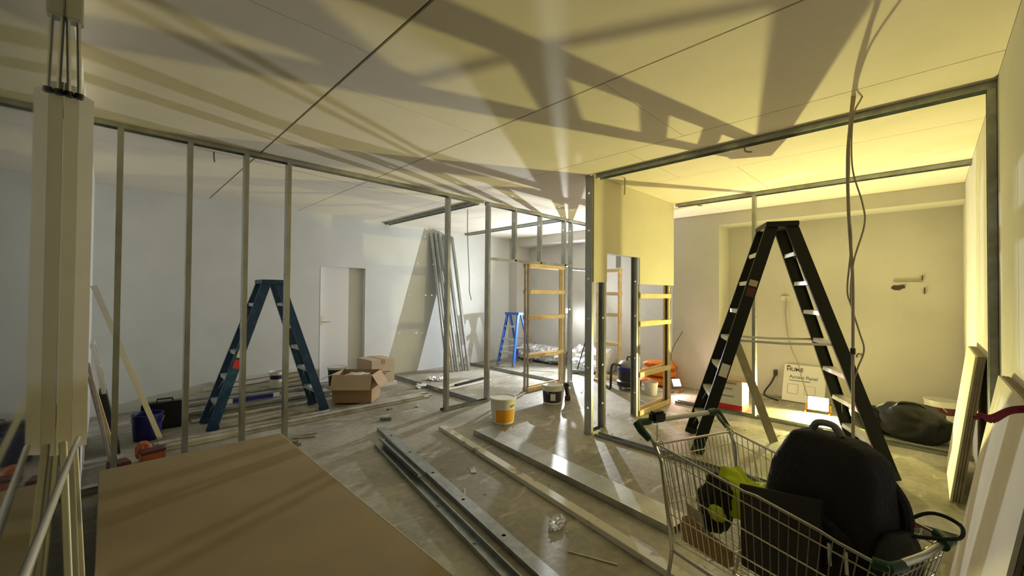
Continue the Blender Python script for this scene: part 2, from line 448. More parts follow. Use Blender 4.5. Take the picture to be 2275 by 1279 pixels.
MB().channel((4.03, YA, 2.075), (5.985, YA, 2.075), ST_W, 0.035, (0, 0, 1), (0, 1, 0)).build('door_head', M_galv, fa)
MB().channel((6.03, YA, 2.02), (6.56, YA, 2.02), ST_W, 0.035, (0, 0, 1), (0, 1, 0)).build('door_head', M_galv, fa)

XW = 3.93
fb = T('stud_wall_frame', 'bare steel frame of the nearer right-hand room: one ceiling track and one end post on the wall', 'wall frame', (XW, 1.2, 0))
MB().channel((XW, YR + 0.001, H - 0.001), (XW, 2.62, H - 0.001), ST_W + 0.004, 0.045, (0, 0, -1), (1, 0, 0)).build('top_track', M_galvd, fb)
MB().channel((XW, YR + 0.002, 0.001), (XW, 2.62, 0.001), ST_W + 0.004, 0.03, (0, 0, 1), (1, 0, 0)).build('bottom_track', M_galvd, fb)
studY(XW, YR + 0.003, 0.004, H - 0.004, fb, 1, M_galvd)

XC = 6.0
fc = T('stud_wall_frame', 'farther steel frame before the yellow-lit recess, with a single bright stud', 'wall frame', (XC, 1.2, 0))
MB().channel((XC, YR + 0.001, H - 0.001), (XC, 2.62, H - 0.001), ST_W + 0.004, 0.045, (0, 0, -1), (1, 0, 0)).build('top_track', M_galvd, fc)
MB().channel((XC, YR + 0.001, 0.001), (XC, 2.62, 0.001), ST_W + 0.004, 0.03, (0, 0, 1), (1, 0, 0)).build('bottom_track', M_galvd, fc)
studY(XC, 1.575, 0.004, H - 0.004, fc, 1)

YD = 2.70
fd = T('stud_wall_frame', 'short steel wall frame carrying the cut plasterboard sheet beside the doorway', 'wall frame', (4.9, YD, 0))
DHD = 2.06
MB().channel((3.87, YD, H - 0.001), (XC - 0.02, YD, H - 0.001), ST_W + 0.006, 0.04, (0, 0, -1), (0, 1, 0)).build('top_track', M_galv, fd)
MB().channel((3.87, YD, 0.001), (4.19, YD, 0.001), ST_W + 0.006, 0.03, (0, 0, 1), (0, 1, 0)).build('bottom_track', M_galv, fd)
studX(3.875, YD, 0.004, H - 0.004, fd, 1, HO, M_galv, 0.092)
studX(4.175, YD, 0.004, H - 0.004, fd, -1, HO)
studX(4.93, YD, 0.004, H - 0.004, fd, -1, HO)
studX(5.90, YD, 0.004, H - 0.004, fd, -1, HO)
MB().channel((4.18, YD, DHD), (4.89, YD, DHD), ST_W, 0.035, (0, 0, 1), (0, 1, 0)).build('door_head', M_galv, fd)
bz = 1.715; by = YD - ST_W / 2 - 0.001
pb = MB().prism([(3.895, bz), (4.165, bz), (4.165, DHD), (4.945, DHD), (4.945, bz), (5.955, bz), (5.955, H - 0.003), (3.895, H - 0.003)], (0, by, 0), (1, 0, 0), (0, 0, 1), (0, -1, 0), 0.013)
pb = pb.build('plasterboard_sheet', M_board)
tag(pb, 'ivory plasterboard sheet cut around the door head, fixed high on the steel frame', 'plasterboard')

for X, lb in ((3.83, 'steel ceiling and floor tracks of the left back room, the nearer pair'), (5.76, 'steel ceiling and floor tracks behind the small blue ladder, the farther pair')):
    fr = T('partition_track_pair', lb, 'wall track', (X, 6, 0))
    MB().channel((X, 4.63, H - 0.001), (X, YL_ - 0.001, H - 0.001), ST_W, 0.045, (0, 0, -1), (1, 0, 0)).build('top_track', M_galvd, fr)
    MB().channel((X, 4.63, 0.001), (X, YL_ - 0.001 if X < 5 else 7.22, 0.001), ST_W, 0.035, (0, 0, 1), (1, 0, 0)).build('bottom_track', M_galvd, fr)

# timber pocket-door frames
def pocket(p0, dirv, width, rungs, nrm, label, zt=2.06, m1=M_pine, m2=M_pineg):
    p0 = V(p0); d = V(dirv); n = V(nrm); p1 = p0 + d * width
    r = T('pocket_door_frame', label, 'timber frame', (p0 + p1) / 2)
    for p, mm in ((p0, m2), (p1 - d * 0.035, m1)):
        for o in (-0.032, 0.032):
            q = p + n * o + d * 0.0175
            MB().bar((q.x, q.y, 0.002), (q.x, q.y, zt), 0.022 if abs(n.x) > .5 else 0.035, 0.035 if abs(n.x) > .5 else 0.022, (0, 1, 0)).build('stile', mm, r, bevel=0.0015)
    for z in rungs:
        for o in (-0.032, 0.032):
            a = p0 + n * (o + (0.022 if o > 0 else -0.022)) ; b = p1 + n * (o + (0.022 if o > 0 else -0.022))
            MB().bar((a.x, a.y, z), (b.x, b.y, z), 0.02, 0.062).build('rung', m1, r, bevel=0.0015)
    return r
pocket((4.83, YA - 0.005, 0), (1, 0, 0), 0.925, (0.035, 0.57, 1.19, 1.61, 2.035), (0, 1, 0), 'pine pocket-door frame with five rungs in the left steel wall doorway')
pocket((4.955, YD + 0.003, 0), (1, 0, 0), 0.91, (0.035, 0.53, 1.19, 1.56), (0, 1, 0), 'pine pocket-door frame with rungs below the cut ivory plasterboard', 1.71)
pf = pocket((6.70, 3.96, 0), (0, 1, 0), 0.50, (0.035, 0.66, 1.2, 1.59, 2.02), (1, 0, 0), 'pale pine pocket-door frame farthest back, seen through the doorway', m2=M_pine)
fe = T('stud_wall_frame', 'steel stud and ceiling track above the farthest pine frame', 'wall frame', (6.7, 4.3, 0))
studX(6.70, 4.02, 2.07, H - 0.004, fe, 1, HO)
MB().channel((6.70, 3.9, H - 0.001), (6.70, YA - 0.05, H - 0.001), ST_W, 0.04, (0, 0, -1), (1, 0, 0)).build('top_track', M_galvd, fe)

# ------------------------------------------------------------------ step ladders
def ladder(label, NL, FL, NR, FR, NT, FT, ht, steps, mrail, mstep, mcap, rw=0.095, spread=None, thick=0.03, one_side=False, foot=None, topgap=0.075):
    NL, FL, NR, FR, NT, FT = [V((*p, 0)) for p in (NL, FL, NR, FR, NT, FT)]
    c = (NL + FL + NR + FR) / 4
    r = T('stepladder', label, 'ladder', c)
    wd = (FL - NL).normalized(); sd = (NR - NL).normalized()
    up = V((0, 0, 1))
    rails = {}
    for key, ft, tp, sg in (('NL', NL, NT, -1), ('FL', FL, FT, -1), ('NR', NR, NT, 1), ('FR', FR, FT, 1)):
        t = tp + sd * sg * topgap + up * ht; b = ft + up * 0.003
        rails[key] = (b, t)
        inn = wd if key[0] == 'N' else -wd
        ax = (t - b).normalized(); side = ax.cross(inn).normalized()
        w_ = rw if not (one_side and key[1] == 'R') else rw * 0.6
        # channel rail: web outside, flanges turned in
        mb = MB(); h = w_ / 2
        def plate(a0, a1, b0, b1):
            cc = []
            for p in (b + up * 0.02, t):
                for a, q in ((a0, b0), (a1, b0), (a1, b1), (a0, b1)): cc.append(p + side * a + inn * q)
            mb.add(cc, [(0, 3, 2, 1), (4, 5, 6, 7), (0, 1, 5, 4), (1, 2, 6, 5), (2, 3, 7, 6), (3, 0, 4, 7)])
        plate(-h, h, 0, 0.005); plate(-h, -h + 0.005, 0.005, thick); plate(h - 0.005, h, 0.005, thick)
        rl = mb.build('rail', mrail, r)
        fm = MB(); fm.bar(b, b + ax * 0.07, w_ + 0.012, thick + 0.012, inn, (0, thick / 2 - 0.002)).build('foot', foot or M_blackpl, r, bevel=0.003)
    for sidek in (('L',) if one_side else ('L', 'R')):
        n0, n1 = rails['N' + sidek]; f0, f1 = rails['F' + sidek]
        for i in range(1, steps + 1):
            z = ht * i / (steps + 1.0); k = (z - n0.z) / (n1.z - n0.z)
            a = n0.lerp(n1, k) + wd * 0.006; b = f0.lerp(f1, k) - wd * 0.006
            sp = MB(); dd = rw * 0.86
            sp.bar(a, b, dd, 0.006, up, (0, 0.015)); sp.bar(a, b, 0.004, 0.036, up, (dd / 2 - 0.002, -0.003)); sp.bar(a, b, 0.004, 0.036, up, (-dd / 2 + 0.002, -0.003))
            sp.build('step', mstep, r)
            if i in (1, 2):
                sg = 1 if sidek == 'L' else -1
                for e, inn in ((a, wd), (b, -wd)):
                    kk = (z - 0.16 - n0.z) / (n1.z - n0.z)
                    base_n = n0.lerp(n1, kk) if inn == wd else f0.lerp(f1, kk)
                    MB().bar(e + inn * 0.12 - up * 0.005, base_n + inn * 0.008, 0.012, 0.004, sd).build('brace', mstep, r)
    if one_side:
        n0, n1 = rails['NR']; f0, f1 = rails['FR']
        for k in (0.12, 0.5):
            MB().bar(n0.lerp(n1, k) + wd * 0.006, f0.lerp(f1, k) - wd * 0.006, 0.025, 0.02).build('crossbar', mstep, r)
    # top cap
    a = NT + up * (ht + 0.0); b = FT + up * (ht + 0.0)
    cap = MB(); cap.bar(a - wd * 0.03, b + wd * 0.03, topgap * 2 + rw + 0.02, 0.05, up, (0, 0.0)); cap.build('top_cap', mcap, r, bevel=0.006)
    if spread:
        for key in ('N', 'F'):
            b0, t0 = rails[key + 'L']; b1, t1 = rails[key + 'R']; k = spread
            off = wd * 0.012 if key == 'N' else -wd * 0.012
            p, q = b0.lerp(t0, k) + off, b1.lerp(t1, k) + off; mid = (p + q) / 2 - up * 0.012
            MB().bar(p, mid, 0.006, 0.022).bar(mid, q, 0.006, 0.022).build('spreader', M_alup, r)
    return r, rails

bl, blr = ladder('tall black double-sided stepladder with pale treads in the yellow-lit room', (4.203, 1.628), (4.80, 1.935), (4.802, 0.22), (5.40, 0.527), (4.635, 0.995), (4.97, 1.167), 2.27, 7, M_black, M_alup, M_black, rw=0.105, spread=0.50, topgap=0.075)
# stickers on the near left rail
n0, n1 = blr['NL']
wdv = (V((4.80, 1.935, 0)) - V((4.203, 1.628, 0))).normalized()
for k, hh, mm in ((0.34, 0.13, M_wplastic), (0.735, 0.06, M_cardl), (0.69, 0.09, M_maroon)):
    p = n0.lerp(n1, k) - wdv * 0.001; q = n0.lerp(n1, k + hh / 2.35) - wdv * 0.001
    MB().bar(p, q, 0.075, 0.001, wdv).build('sticker', mm, bl)
bb, bbr = ladder('big blue double-sided stepladder, paint-spattered, standing before the white wall', (0.865, 5.64), (0.86, 6.08), (2.10, 5.66), (2.09, 6.10), (1.475, 5.70), (1.475, 6.00), 1.70, 5, M_blue, M_alup, M_blue, rw=0.10, spread=None, foot=M_blue, topgap=0.07)
ladder('small light-blue stepladder with four treads in the far white-lit room', (6.27, 6.28), (6.20, 6.73), (6.93, 6.36), (6.88, 6.76), (6.53, 6.36), (6.50, 6.70), 1.135, 3, M_bluel, M_alup, M_bluel, rw=0.07, spread=0.35, one_side=True, foot=M_grey, topgap=0.045)

n0, n1 = bbr['NL']
for k, hh, mm in ((0.40, 0.10, M_red), (0.47, 0.12, M_wplastic)):
    p = n0.lerp(n1, k) - V((0, 0.001, 0)); q = n0.lerp(n1, k + hh / 1.8) - V((0, 0.001, 0))
    MB().bar(p, q, 0.06, 0.001, (0, 1, 0)).build('sticker', mm, bb)

# ------------------------------------------------------------------ work lights
wlt = T('work_light', 'glaring white work light on a slim stand in the far room', 'lamp', (WL.x, WL.y, 0))
MB().tube([(WL.x, WL.y, 0.10), (WL.x, WL.y, WL.z - 0.09)], 0.014, 10).build('pole', M_blackpl, wlt)
for k in range(3):
    an = 0.6 + k * 2.094
    MB().tube([(WL.x, WL.y, 0.34), (WL.x + 0.15 * math.cos(an), WL.y + 0.15 * math.sin(an), 0.012)], 0.010, 8).build('leg', M_blackpl, wlt)
aimW = V((-1.0, -0.42, 0.20)).normalized()
_, sW, uW = perp(aimW, UP)
MB().bar(WL + aimW * -0.045, WL + aimW * -0.004, 0.15, 0.13, uW).build('housing', M_blackpl, wlt, bevel=0.004)
MB().bar(WL - aimW * 0.003, WL - aimW * 0.001, 0.12, 0.10, uW).build('lens', M_lens_w, wlt)
MB().bar(V((WL.x, WL.y, WL.z - 0.10)) - aimW * 0.03, WL - aimW * 0.03 - UP * 0.055, 0.03, 0.012, (1, 0, 0)).build('bracket', M_blackpl, wlt)
la = lamp('white_lamp', 'AREA', WL + aimW * 0.004, WHITE_P, WC, 0.032, aimW)
lb_ = lamp('white_spill', 'POINT', WL + V((-0.03, -0.02, -0.12)), WHITE_SPILL, WC, 0.04)
for o in (la, lb_): o.parent = wlt; o.location = o.location - V((WL.x, WL.y, 0))

def floodlight(loc, aim, label, lens, col, power, spill, s=(0.24, 0.19), stand=M_yellow, name='floodlight'):
    r = T('work_light', label, 'lamp', (loc.x, loc.y, 0))
    aim = V(aim).normalized(); _, s_, u_ = perp(aim, UP)
    MB().bar(loc - aim * 0.05, loc - aim * 0.005, s[0], s[1], u_).build('housing', M_grey, r, bevel=0.006)
    MB().bar(loc - aim * 0.004, loc - aim * 0.001, s[0] - 0.02, s[1] - 0.02, u_).build('lens', lens, r)
    b = MB(); hz = loc.z
    for sg in (-1, 1):
        p = loc + s_ * sg * (s[0] / 2 + 0.012) - aim * 0.03
        b.tube([p, (p.x, p.y, 0.01)], 0.008, 8)
        b.tube([(p.x - 0.10, p.y, 0.01), (p.x + 0.10, p.y, 0.01)], 0.009, 8)
    b.build('stand', stand, r)
    a = lamp(name, 'AREA', loc + aim * 0.004, power, col, 0.038, aim)
    c = lamp(name + '_spill', 'POINT', loc + aim * 0.02, spill, col, 0.03)
    for o in (a, c): o.parent = r; o.location = o.location - V((loc.x, loc.y, 0))
    return r
floodlight(YL, (-0.90, -0.10, 0.42), 'blazing yellow floodlight on the floor in front of the boxed access panel', M_lens_y, YC, YELLOW_P, YELLOW_SPILL)
floodlight(KL, (-0.45, -0.75, 0.45), 'small pinkish floodlight on the floor beside the grey pier', M_lens_k, KC, PINK_P, 2.0, (0.15, 0.13), M_oranged, 'pink_lamp')
kc = MB().tube(curve_pts([(6.60, 2.90, 0.22), (6.72, 2.93, 0.36), (6.62, 2.97, 0.52), (6.75, 3.0, 0.70), (7.09, 2.99, 0.95)], 6), 0.006, 6).build('lamp_cord', M_cabled)
tag(kc, 'thin dark cord rising from the small pinkish floodlight', 'cable')

# ------------------------------------------------------------------ pile of plasterboard in the foreground
ZB = 0.24; n_sh = 18; bx0, bx1, by0, by1 = -0.015, 1.195, 0.70, 4.32
for i in range(n_sh):
    top = i == n_sh - 1
    t = ZB / n_sh; j = 0 if top else rnd.uniform(-0.006, 0.006)
    o = MB().box((bx0 + j, by0 + j, i * t + 0.0006), (bx1 + j, by1 + j * 2, (i + 1) * t - 0.0006)).build('plasterboard_sheet', M_gyp if not top else M_brown)
    if top:
        tag(o, 'wide brown-faced plasterboard sheet on top of the low pile, nearest the camera side', 'plasterboard')
        MB().box((bx0 - 0.0006, by0, ZB - t + 0.0008), (bx0 - 0.0001, by1, ZB - 0.0008)).build('edge_tape', M_gyp, o)
        MB().box((bx1 - 0.006, by0, ZB - 0.0005), (bx1, by1, ZB + 0.0002)).build('edge_tape', M_gyp, o)
    else:
        tag(o, ORD[16 - i] + ' sheet down beneath the brown-faced top sheet of the low pile', 'plasterboard', 'sheets in the low plasterboard pile')

# ------------------------------------------------------------------ lengths of steel and timber on the near floor
def cstud_floor(p0, p1, label, up=1, web=0.092, fl=0.036, z=0.0, holes=True, m=M_galvd, name='steel_stud'):
    p0 = V((*p0, z)); p1 = V((*p1, z)); d, s, u = perp(p1 - p0, UP)
    L = (p1 - p0).length; hs = [0.35 + 0.55 * i for i in range(int(L / 0.55))] if holes else []
    if up > 0:   # web on the floor, flanges up
        o = MB().stud(p0 + UP * 0.002, p1 + UP * 0.002, web, fl, (0, 0, 1), s, hs, 0.014).build(name, m)
    else:
        o = MB().stud(p0 + UP * (fl + 0.002), p1 + UP * (fl + 0.002), web, fl, (0, 0, -1), s, hs, 0.014).build(name, m)
    return tag(o, label, 'steel stud')
cstud_floor((2.27, 4.42), (1.72, 1.30), 'long grey steel stud with service holes, right one of the floor pair', -1)
cstud_floor((2.02, 3.98), (1.545, 1.30), 'long dark steel stud lying open side up, left one of the floor pair', 1)
cstud_floor((2.075, 4.02), (1.90, 2.98), 'short steel stud end lying on top of the left floor stud', 1, 0.07, 0.03, 0.043, False)
bt = MB().bar((2.80, 3.98, 0.021), (2.24, 0.75, 0.021), 0.085, 0.04)
bt = tag(bt.build('batten', M_whiteb, bevel=0.003), 'long pale batten with flaking plaster patches lying across the near floor', 'batten')
p0 = V((3.06, 3.56, 0)); p1 = V((2.765, 1.17, 0)); d, s_, u = perp(p1 - p0, UP)
for i in range(7):
    o = s_ * ((i - 3) * 0.0335)
    q = MB().channel(p0 + o + d * rnd.uniform(-0.01, 0.02) + UP * 0.058, p1 + o + UP * 0.058, 0.0315, 0.056, (0, 0, -1), s_, 0.002).build('steel_track', M_galv)
    tag(q, 'narrow galvanised track in the tight bundle lying before the cart', 'steel track', 'bundled steel tracks on the near floor')
    q['label'] = ORD[6 - i] + ' narrow galvanised track of the floor bundle, counted from the pale batten'

# ------------------------------------------------------------------ clutter behind the long frame (left)
for i, (y, z, x0, x1, w_) in enumerate([(5.30, 0.0, 0.38, 3.50, 0.06), (5.37, 0.0, 0.36, 3.58, 0.07), (5.455, 0.0, 0.40, 3.45, 0.08), (5.545, 0.0, 0.37, 3.62, 0.08), (5.34, 0.023, 0.45, 3.42, 0.09), (5.46, 0.023, 0.40, 2.10, 0.10)]):
    o = MB().bar((x0, y, z + 0.011), (x1, y + 0.02, z + 0.011), w_, 0.020).build('batten', M_dirt)
    tag(o, ORD[i] + ' dirty long board from the brown sheets, in the row before the blue ladder', 'batten', 'dirty boards before the blue ladder')
for i, (y, x0, x1) in enumerate([(5.76, 0.95, 2.02), (5.905, 0.90, 1.98), (6.20, 0.75, 2.30)]):
    o = MB().bar((x0, y, 0.011), (x1, y + 0.01, 0.011), 0.135, 0.02).build('board', M_dirt)
    tag(o, ['chalky board flat on the floor between the blue ladder feet, nearer of two', 'chalky board flat on the floor between the blue ladder feet, farther of two', 'chalky board flat on the floor just behind the blue ladder'][i], 'board')
for i in range(18):
    y = 6.36 + 0.115 * (i % 7); z = 0.045 * (i // 7)
    if i >= 7: y += 0.06
    if i >= 14: y += 0.30
    x0 = 0.55 + rnd.uniform(-0.1, 0.1); x1 = 3.0 + rnd.uniform(-0.35, 0.1) if y < 6.66 else 2.45
    if 6.33 < y < 6.62: x1 = min(x1, 2.45)
    o = MB().channel((x0, y, z + (0.042 if i % 3 else 0.002)), (x1, y + rnd.uniform(-0.01, 0.01), z + (0.042 if i % 3 else 0.002)), 0.09, 0.038, (0, 0, -1 if i % 3 else 1), (0, 1, 0)).build('steel_track', M_dirt if i % 4 == 1 else M_galv)
    tag(o, 'grey steel track in the long stack at the foot of the white wall', 'steel track', 'stacked tracks along the white wall')
    o['label'] = ORD[i] + ' steel track of the stack along the white wall, counted from below'
for i in range(3):
    o = MB().bar((0.9 + 0.1 * i, 7.262, 0.10 + 0.075 * i), (2.45, 7.27, 0.16 + 0.075 * i), 0.03, 0.05).build('batten', M_ivory)
    tag(o, 'pale skirting length propped on edge against the white wall', 'batten', 'pale lengths propped on the white wall')
    o['label'] = ['lowest', 'middle', 'highest'][i] + ' of three pale lengths propped on edge against the white wall'
# tool case
tc = T('tool_case', 'black hard tool case standing upright with a carry handle', 'tool case', (0.52, 6.26, 0))
MB().obox((0.50, 6.20, 0.155), (0.40, 0.13, 0.30), -0.12).build('case_shell', M_blackpl, tc, bevel=0.015)
MB().obox((0.50, 6.13, 0.155), (0.37, 0.012, 0.27), -0.12).build('case_lid', M_blackpl, tc, bevel=0.004)
MB().tube([(0.43, 6.20, 0.30), (0.435, 6.20, 0.335), (0.57, 6.185, 0.335), (0.575, 6.185, 0.30)], 0.010, 8).build('handle', M_blackpl, tc)
# blue bucket
def bucket(c, r, h, m, label, band=None, bandz=(0.2, 0.8), lid=None, handle=True, taper=0.86, name='bucket', lidm=None, open_top=True):
    o = T(name, label, 'bucket', c); x, y, z = c
    prof = [(r * taper * 0.96, 0.001), (r * taper, 0.006), (r, h * 0.985), (r * 1.04, h * 0.985), (r * 1.04, h)]
    if lid is None: prof += [(r * 0.97, h), (r * taper * 0.95, 0.012)]
    MB().lathe(prof, c, 36).build('pail', m, o, smooth=True)
    if band:
        z0, z1 = bandz; r0 = r * (taper + (1 - taper) * z0); r1 = r * (taper + (1 - taper) * z1)
        b = MB(); n = 26; a0, a1 = math.radians(band[1]), math.radians(band[2]); vs = []; fs = []
        for k in range(n + 1):
            a = a0 + (a1 - a0) * k / n
            for rr, zz in ((r0, z0), (r1, z1)):
                vs.append((x + (rr + 0.0015) * math.cos(a), y + (rr + 0.0015) * math.sin(a), z + zz * h))
        fs = [(2 * k, 2 * k + 2, 2 * k + 3, 2 * k + 1) for k in range(n)]
        b.add(vs, fs).build('label_band', band[0], o, smooth=True)
    if lid:
        MB().lathe([(r * 1.045, h * 0.93), (r * 1.06, h * 0.94), (r * 1.06, h + 0.012), (r * 0.98, h + 0.014), (r * 0.96, h + 0.004), (0.01, h + 0.004)], c, 36).build('lid', lid, o, smooth=True)
    if handle:
        pts = []
        for k in range(17):
            a = math.pi * k / 16; rr = r * 1.06
            pts.append((x + rr * math.cos(a) * 0.98, y - rr * math.sin(a) * 0.55, z + h * 0.84 - rr * math.sin(a) * 0.75))
        MB().tube(pts, 0.003, 6).build('handle', M_wplastic, o)
    return o
bucket((0.335, 5.86, 0), 0.13, 0.27, M_bluep, 'deep blue bucket beside the leaning pale pole')
bucket((1.86, 6.95, 0.133), 0.10, 0.24, M_wplastic, 'white pail with a dark rim patch standing on the steel tracks', (M_label, 190, 320), (0.55, 0.8))
bucket((2.78, 6.98, 0), 0.145, 0.32, M_label, 'dark-sided bucket with a white lid behind the open carton', lid=M_wplastic, handle=False)
lv = T('spirit_level', 'blue and white spirit level resting on the steel tracks', 'spirit level', (1.5, 6.52, 0.09))
MB().box((1.22, 6.50, 0.092), (1.70, 6.525, 0.145)).build('bar', M_bluep, lv, bevel=0.003)
for a, b in ((1.16, 1.22), (1.70, 1.78)): MB().box((a, 6.499, 0.091), (b, 6.526, 0.146)).build('end_block', M_wplastic, lv, bevel=0.003)
# orange item
og = T('orange_toolbox', 'small orange box with a red lid on the floor behind the brown sheets', 'toolbox', (0.32, 5.02, 0))
MB().obox((0.325, 5.02, 0.05), (0.17, 0.12, 0.10), 0.15).build('body', M_oranged, og, bevel=0.006)
MB().obox((0.325, 5.02, 0.112), (0.175, 0.125, 0.022), 0.15).build('lid', M_maroon, og, bevel=0.004)
MB().blob((0.27, 5.12, 0.10), (0.06, 0.05, 0.09), 3, 0.3).build('cloth', M_oranged, og, smooth=True)
# leaning pale pole and planks on the front wall
o = MB().bar((0.43, 5.69, 0.02), (-0.085, 5.50, 1.62), 0.045, 0.022, (0, 1, 0)).build('pole', M_ivory, bevel=0.002)
tag(o, 'long pale pole leaning from the floor up to the end wall', 'pole')
for i, (y, xb, xt, ht, mm, w_) in enumerate([(5.06, 0.06, -0.10, 0.95, M_pineg, 0.09), (5.20, 0.10, -0.09, 0.86, M_pine, 0.08), (5.33, 0.05, -0.10, 0.80, M_pineg, 0.09)]):
    o = MB().bar((xb, y, 0.012), (xt, y - 0.02, ht), 0.02, w_, (0, 1, 0)).build('plank', mm, bevel=0.002)
    tag(o, ['weathered narrow plank leaning on the end wall behind the first stud', 'lighter orange-brown plank leaning behind the first stud', 'short grey plank leaning farthest behind the first stud'][i], 'plank')
wfm = T('window_sash', 'white sash with a dark pane leaning in the left corner', 'window', (-0.06, 5.7, 0))
for a, b in (((0.0, 5.46, 0.62), (-0.085, 5.46, 1.06)), ((0.0, 5.86, 0.62), (-0.085, 5.86, 1.06))): MB().bar(a, b, 0.03, 0.04, (0, 1, 0)).build('frame_side', M_white, wfm)
for a, b in (((0.0, 5.46, 0.62), (0.0, 5.86, 0.62)), ((-0.045, 5.46, 0.84), (-0.045, 5.86, 0.84)), ((-0.085, 5.46, 1.06), (-0.085, 5.86, 1.06))): MB().bar(a, b, 0.03, 0.04).build('frame_rail', M_white, wfm)
MB().hexa([(-0.012, 5.48, 0.63), (-0.012, 5.84, 0.63), (-0.093, 5.84, 1.05), (-0.093, 5.48, 1.05), (-0.018, 5.48, 0.63), (-0.018, 5.84, 0.63), (-0.099, 5.84, 1.05), (-0.099, 5.48, 1.05)]).build('pane', M_dark, wfm)
MB().bar((0.10, 5.66, 0.0), (-0.01, 5.66, 0.60), 0.34, 0.05, (1, 0, 0)).build('base_board', M_dark, wfm)
o = MB().obox((0.10, 4.86, 0.06), (0.13, 0.14, 0.12), 0.2).build('dark_brick', M_maroon, bevel=0.005)
tag(o, 'dark red-brown block on the floor at the first stud', 'block')

# cartons
def carton_frame(c, ang): return V((math.cos(ang), math.sin(ang), 0)), V((-math.sin(ang), math.cos(ang), 0))
oc = T('carton', 'open brown cardboard carton with its flaps spread', 'box', (2.62, 5.83, 0))
ex, ey = V((0.733, -0.680, 0)), V((0.680, 0.733, 0))
c0 = V((2.275, 5.88, 0.023)); W_, D_, Hh = 0.55, 0.42, 0.395
t = 0.006
bx = MB()
def wall4(mb, o, ex, ey, W, D, z0, z1, t):
    def pl(a0, a1, b0, b1):
        mb.hexa([o + ex * a + ey * b + UP * z for z in (z0, z1) for a, b in ((a0, b0), (a1, b0), (a1, b1), (a0, b1))])
    pl(0, W, 0, t); pl(0, W, D - t, D); pl(0, t, t, D - t); pl(W - t, W, t, D - t)
    mb.hexa([o + ex * a + ey * b + UP * z for z in (z0, z0 + t) for a, b in ((t, t), (W - t, t), (W - t, D - t), (t, D - t))])
wall4(bx, c0, ex, ey, W_, D_, 0.002, Hh, t)
bx.build('body', M_card, oc)
def flap(p, q, dirv, ln, parent, m, nm='flap'):
    d = V(dirv).normalized(); n = (V(q) - V(p)).cross(d).normalized() * 0.004
    MB().hexa([p, q, V(q) + d * ln, V(p) + d * ln, V(p) + n, V(q) + n, V(q) + d * ln + n, V(p) + d * ln + n]).build(nm, m, parent)
zt = UP * Hh
flap(c0 + zt - ey * 0.004, c0 + ex * W_ + zt - ey * 0.004, -ey * 0.35 - UP * 0.9, 0.21, oc, M_cardl)
flap(c0 + zt, c0 + ey * D_ + zt, -ex * 0.8 - ey * 0.45 - UP * 0.35, 0.24, oc, M_cardl)
flap(c0 + ex * W_ + zt, c0 + ex * W_ + ey * D_ + zt, ex * 0.55 - UP * 0.85, 0.20, oc, M_card)
flap(c0 + ey * D_ + zt, c0 + ey * D_ + ex * W_ + zt, ey * 0.5 - UP * 0.1, 0.12, oc, M_maroon)
MB().blob(c0 + ex * 0.26 + ey * 0.2 + UP * 0.33, (0.2, 0.14, 0.06), 5, 0.4, 3.0).build('contents', M_ivory, oc, smooth=True)
cc = T('carton', 'closed pale cardboard carton with printing, behind the open one', 'box', (3.25, 6.6, 0))
ex2, ey2 = V((0.93, 0.36, 0)), V((-0.36, 0.93, 0))
ex2 = V((math.cos(0.05), math.sin(0.05), 0)); ey2 = V((-math.sin(0.05), math.cos(0.05), 0))
q0 = V((3.13, 6.45, 0.0))
MB().hexa([q0 + ex2 * a + ey2 * b + UP * z for z in (0.06, 0.45) for a, b in ((0, 0), (0.43, 0), (0.43, 0.50), (0, 0.50))]).build('body', M_cardl, cc, bevel=0.004)
MB().hexa([q0 + ex2 * a + ey2 * b + UP * z for z in (0.4505, 0.4515) for a, b in ((0.18, 0), (0.25, 0), (0.25, 0.50), (0.18, 0.50))]).build('packing_tape', M_card, cc)
MB().hexa([q0 + ex2 * a - ey2 * b + UP * z for z in (0.37, 0.45) for a, b in ((0.18, 0.001), (0.25, 0.001), (0.25, 0.002), (0.18, 0.002))]).build('packing_tape', M_card, cc)
for k, wdt in enumerate((0.24, 0.17, 0.12)):
    MB().hexa([q0 + ex2 * a - ey2 * b + UP * z for z in (0.235 - 0.03 * k, 0.247 - 0.03 * k) for a, b in ((0.10, 0.001), (0.10 + wdt, 0.001), (0.10 + wdt, 0.002), (0.10, 0.002))]).build('printed_line', M_print, cc)
for k in range(4):
    o = MB().hexa([q0 + ex2 * a + ey2 * b + UP * z for z in (0.002 + 0.0145 * k, 0.015 + 0.0145 * k) for a, b in ((-0.12 + .02 * k, -0.02), (0.47, -0.02), (0.47, 0.52), (-0.12 + .02 * k, 0.52))]).build('plasterboard_offcut', M_gyp)
    tag(o, ['lowest', 'second lowest', 'second highest', 'highest'][k] + ' plasterboard offcut stacked flat beneath the closed pale carton', 'plasterboard', 'offcuts beneath the closed carton')

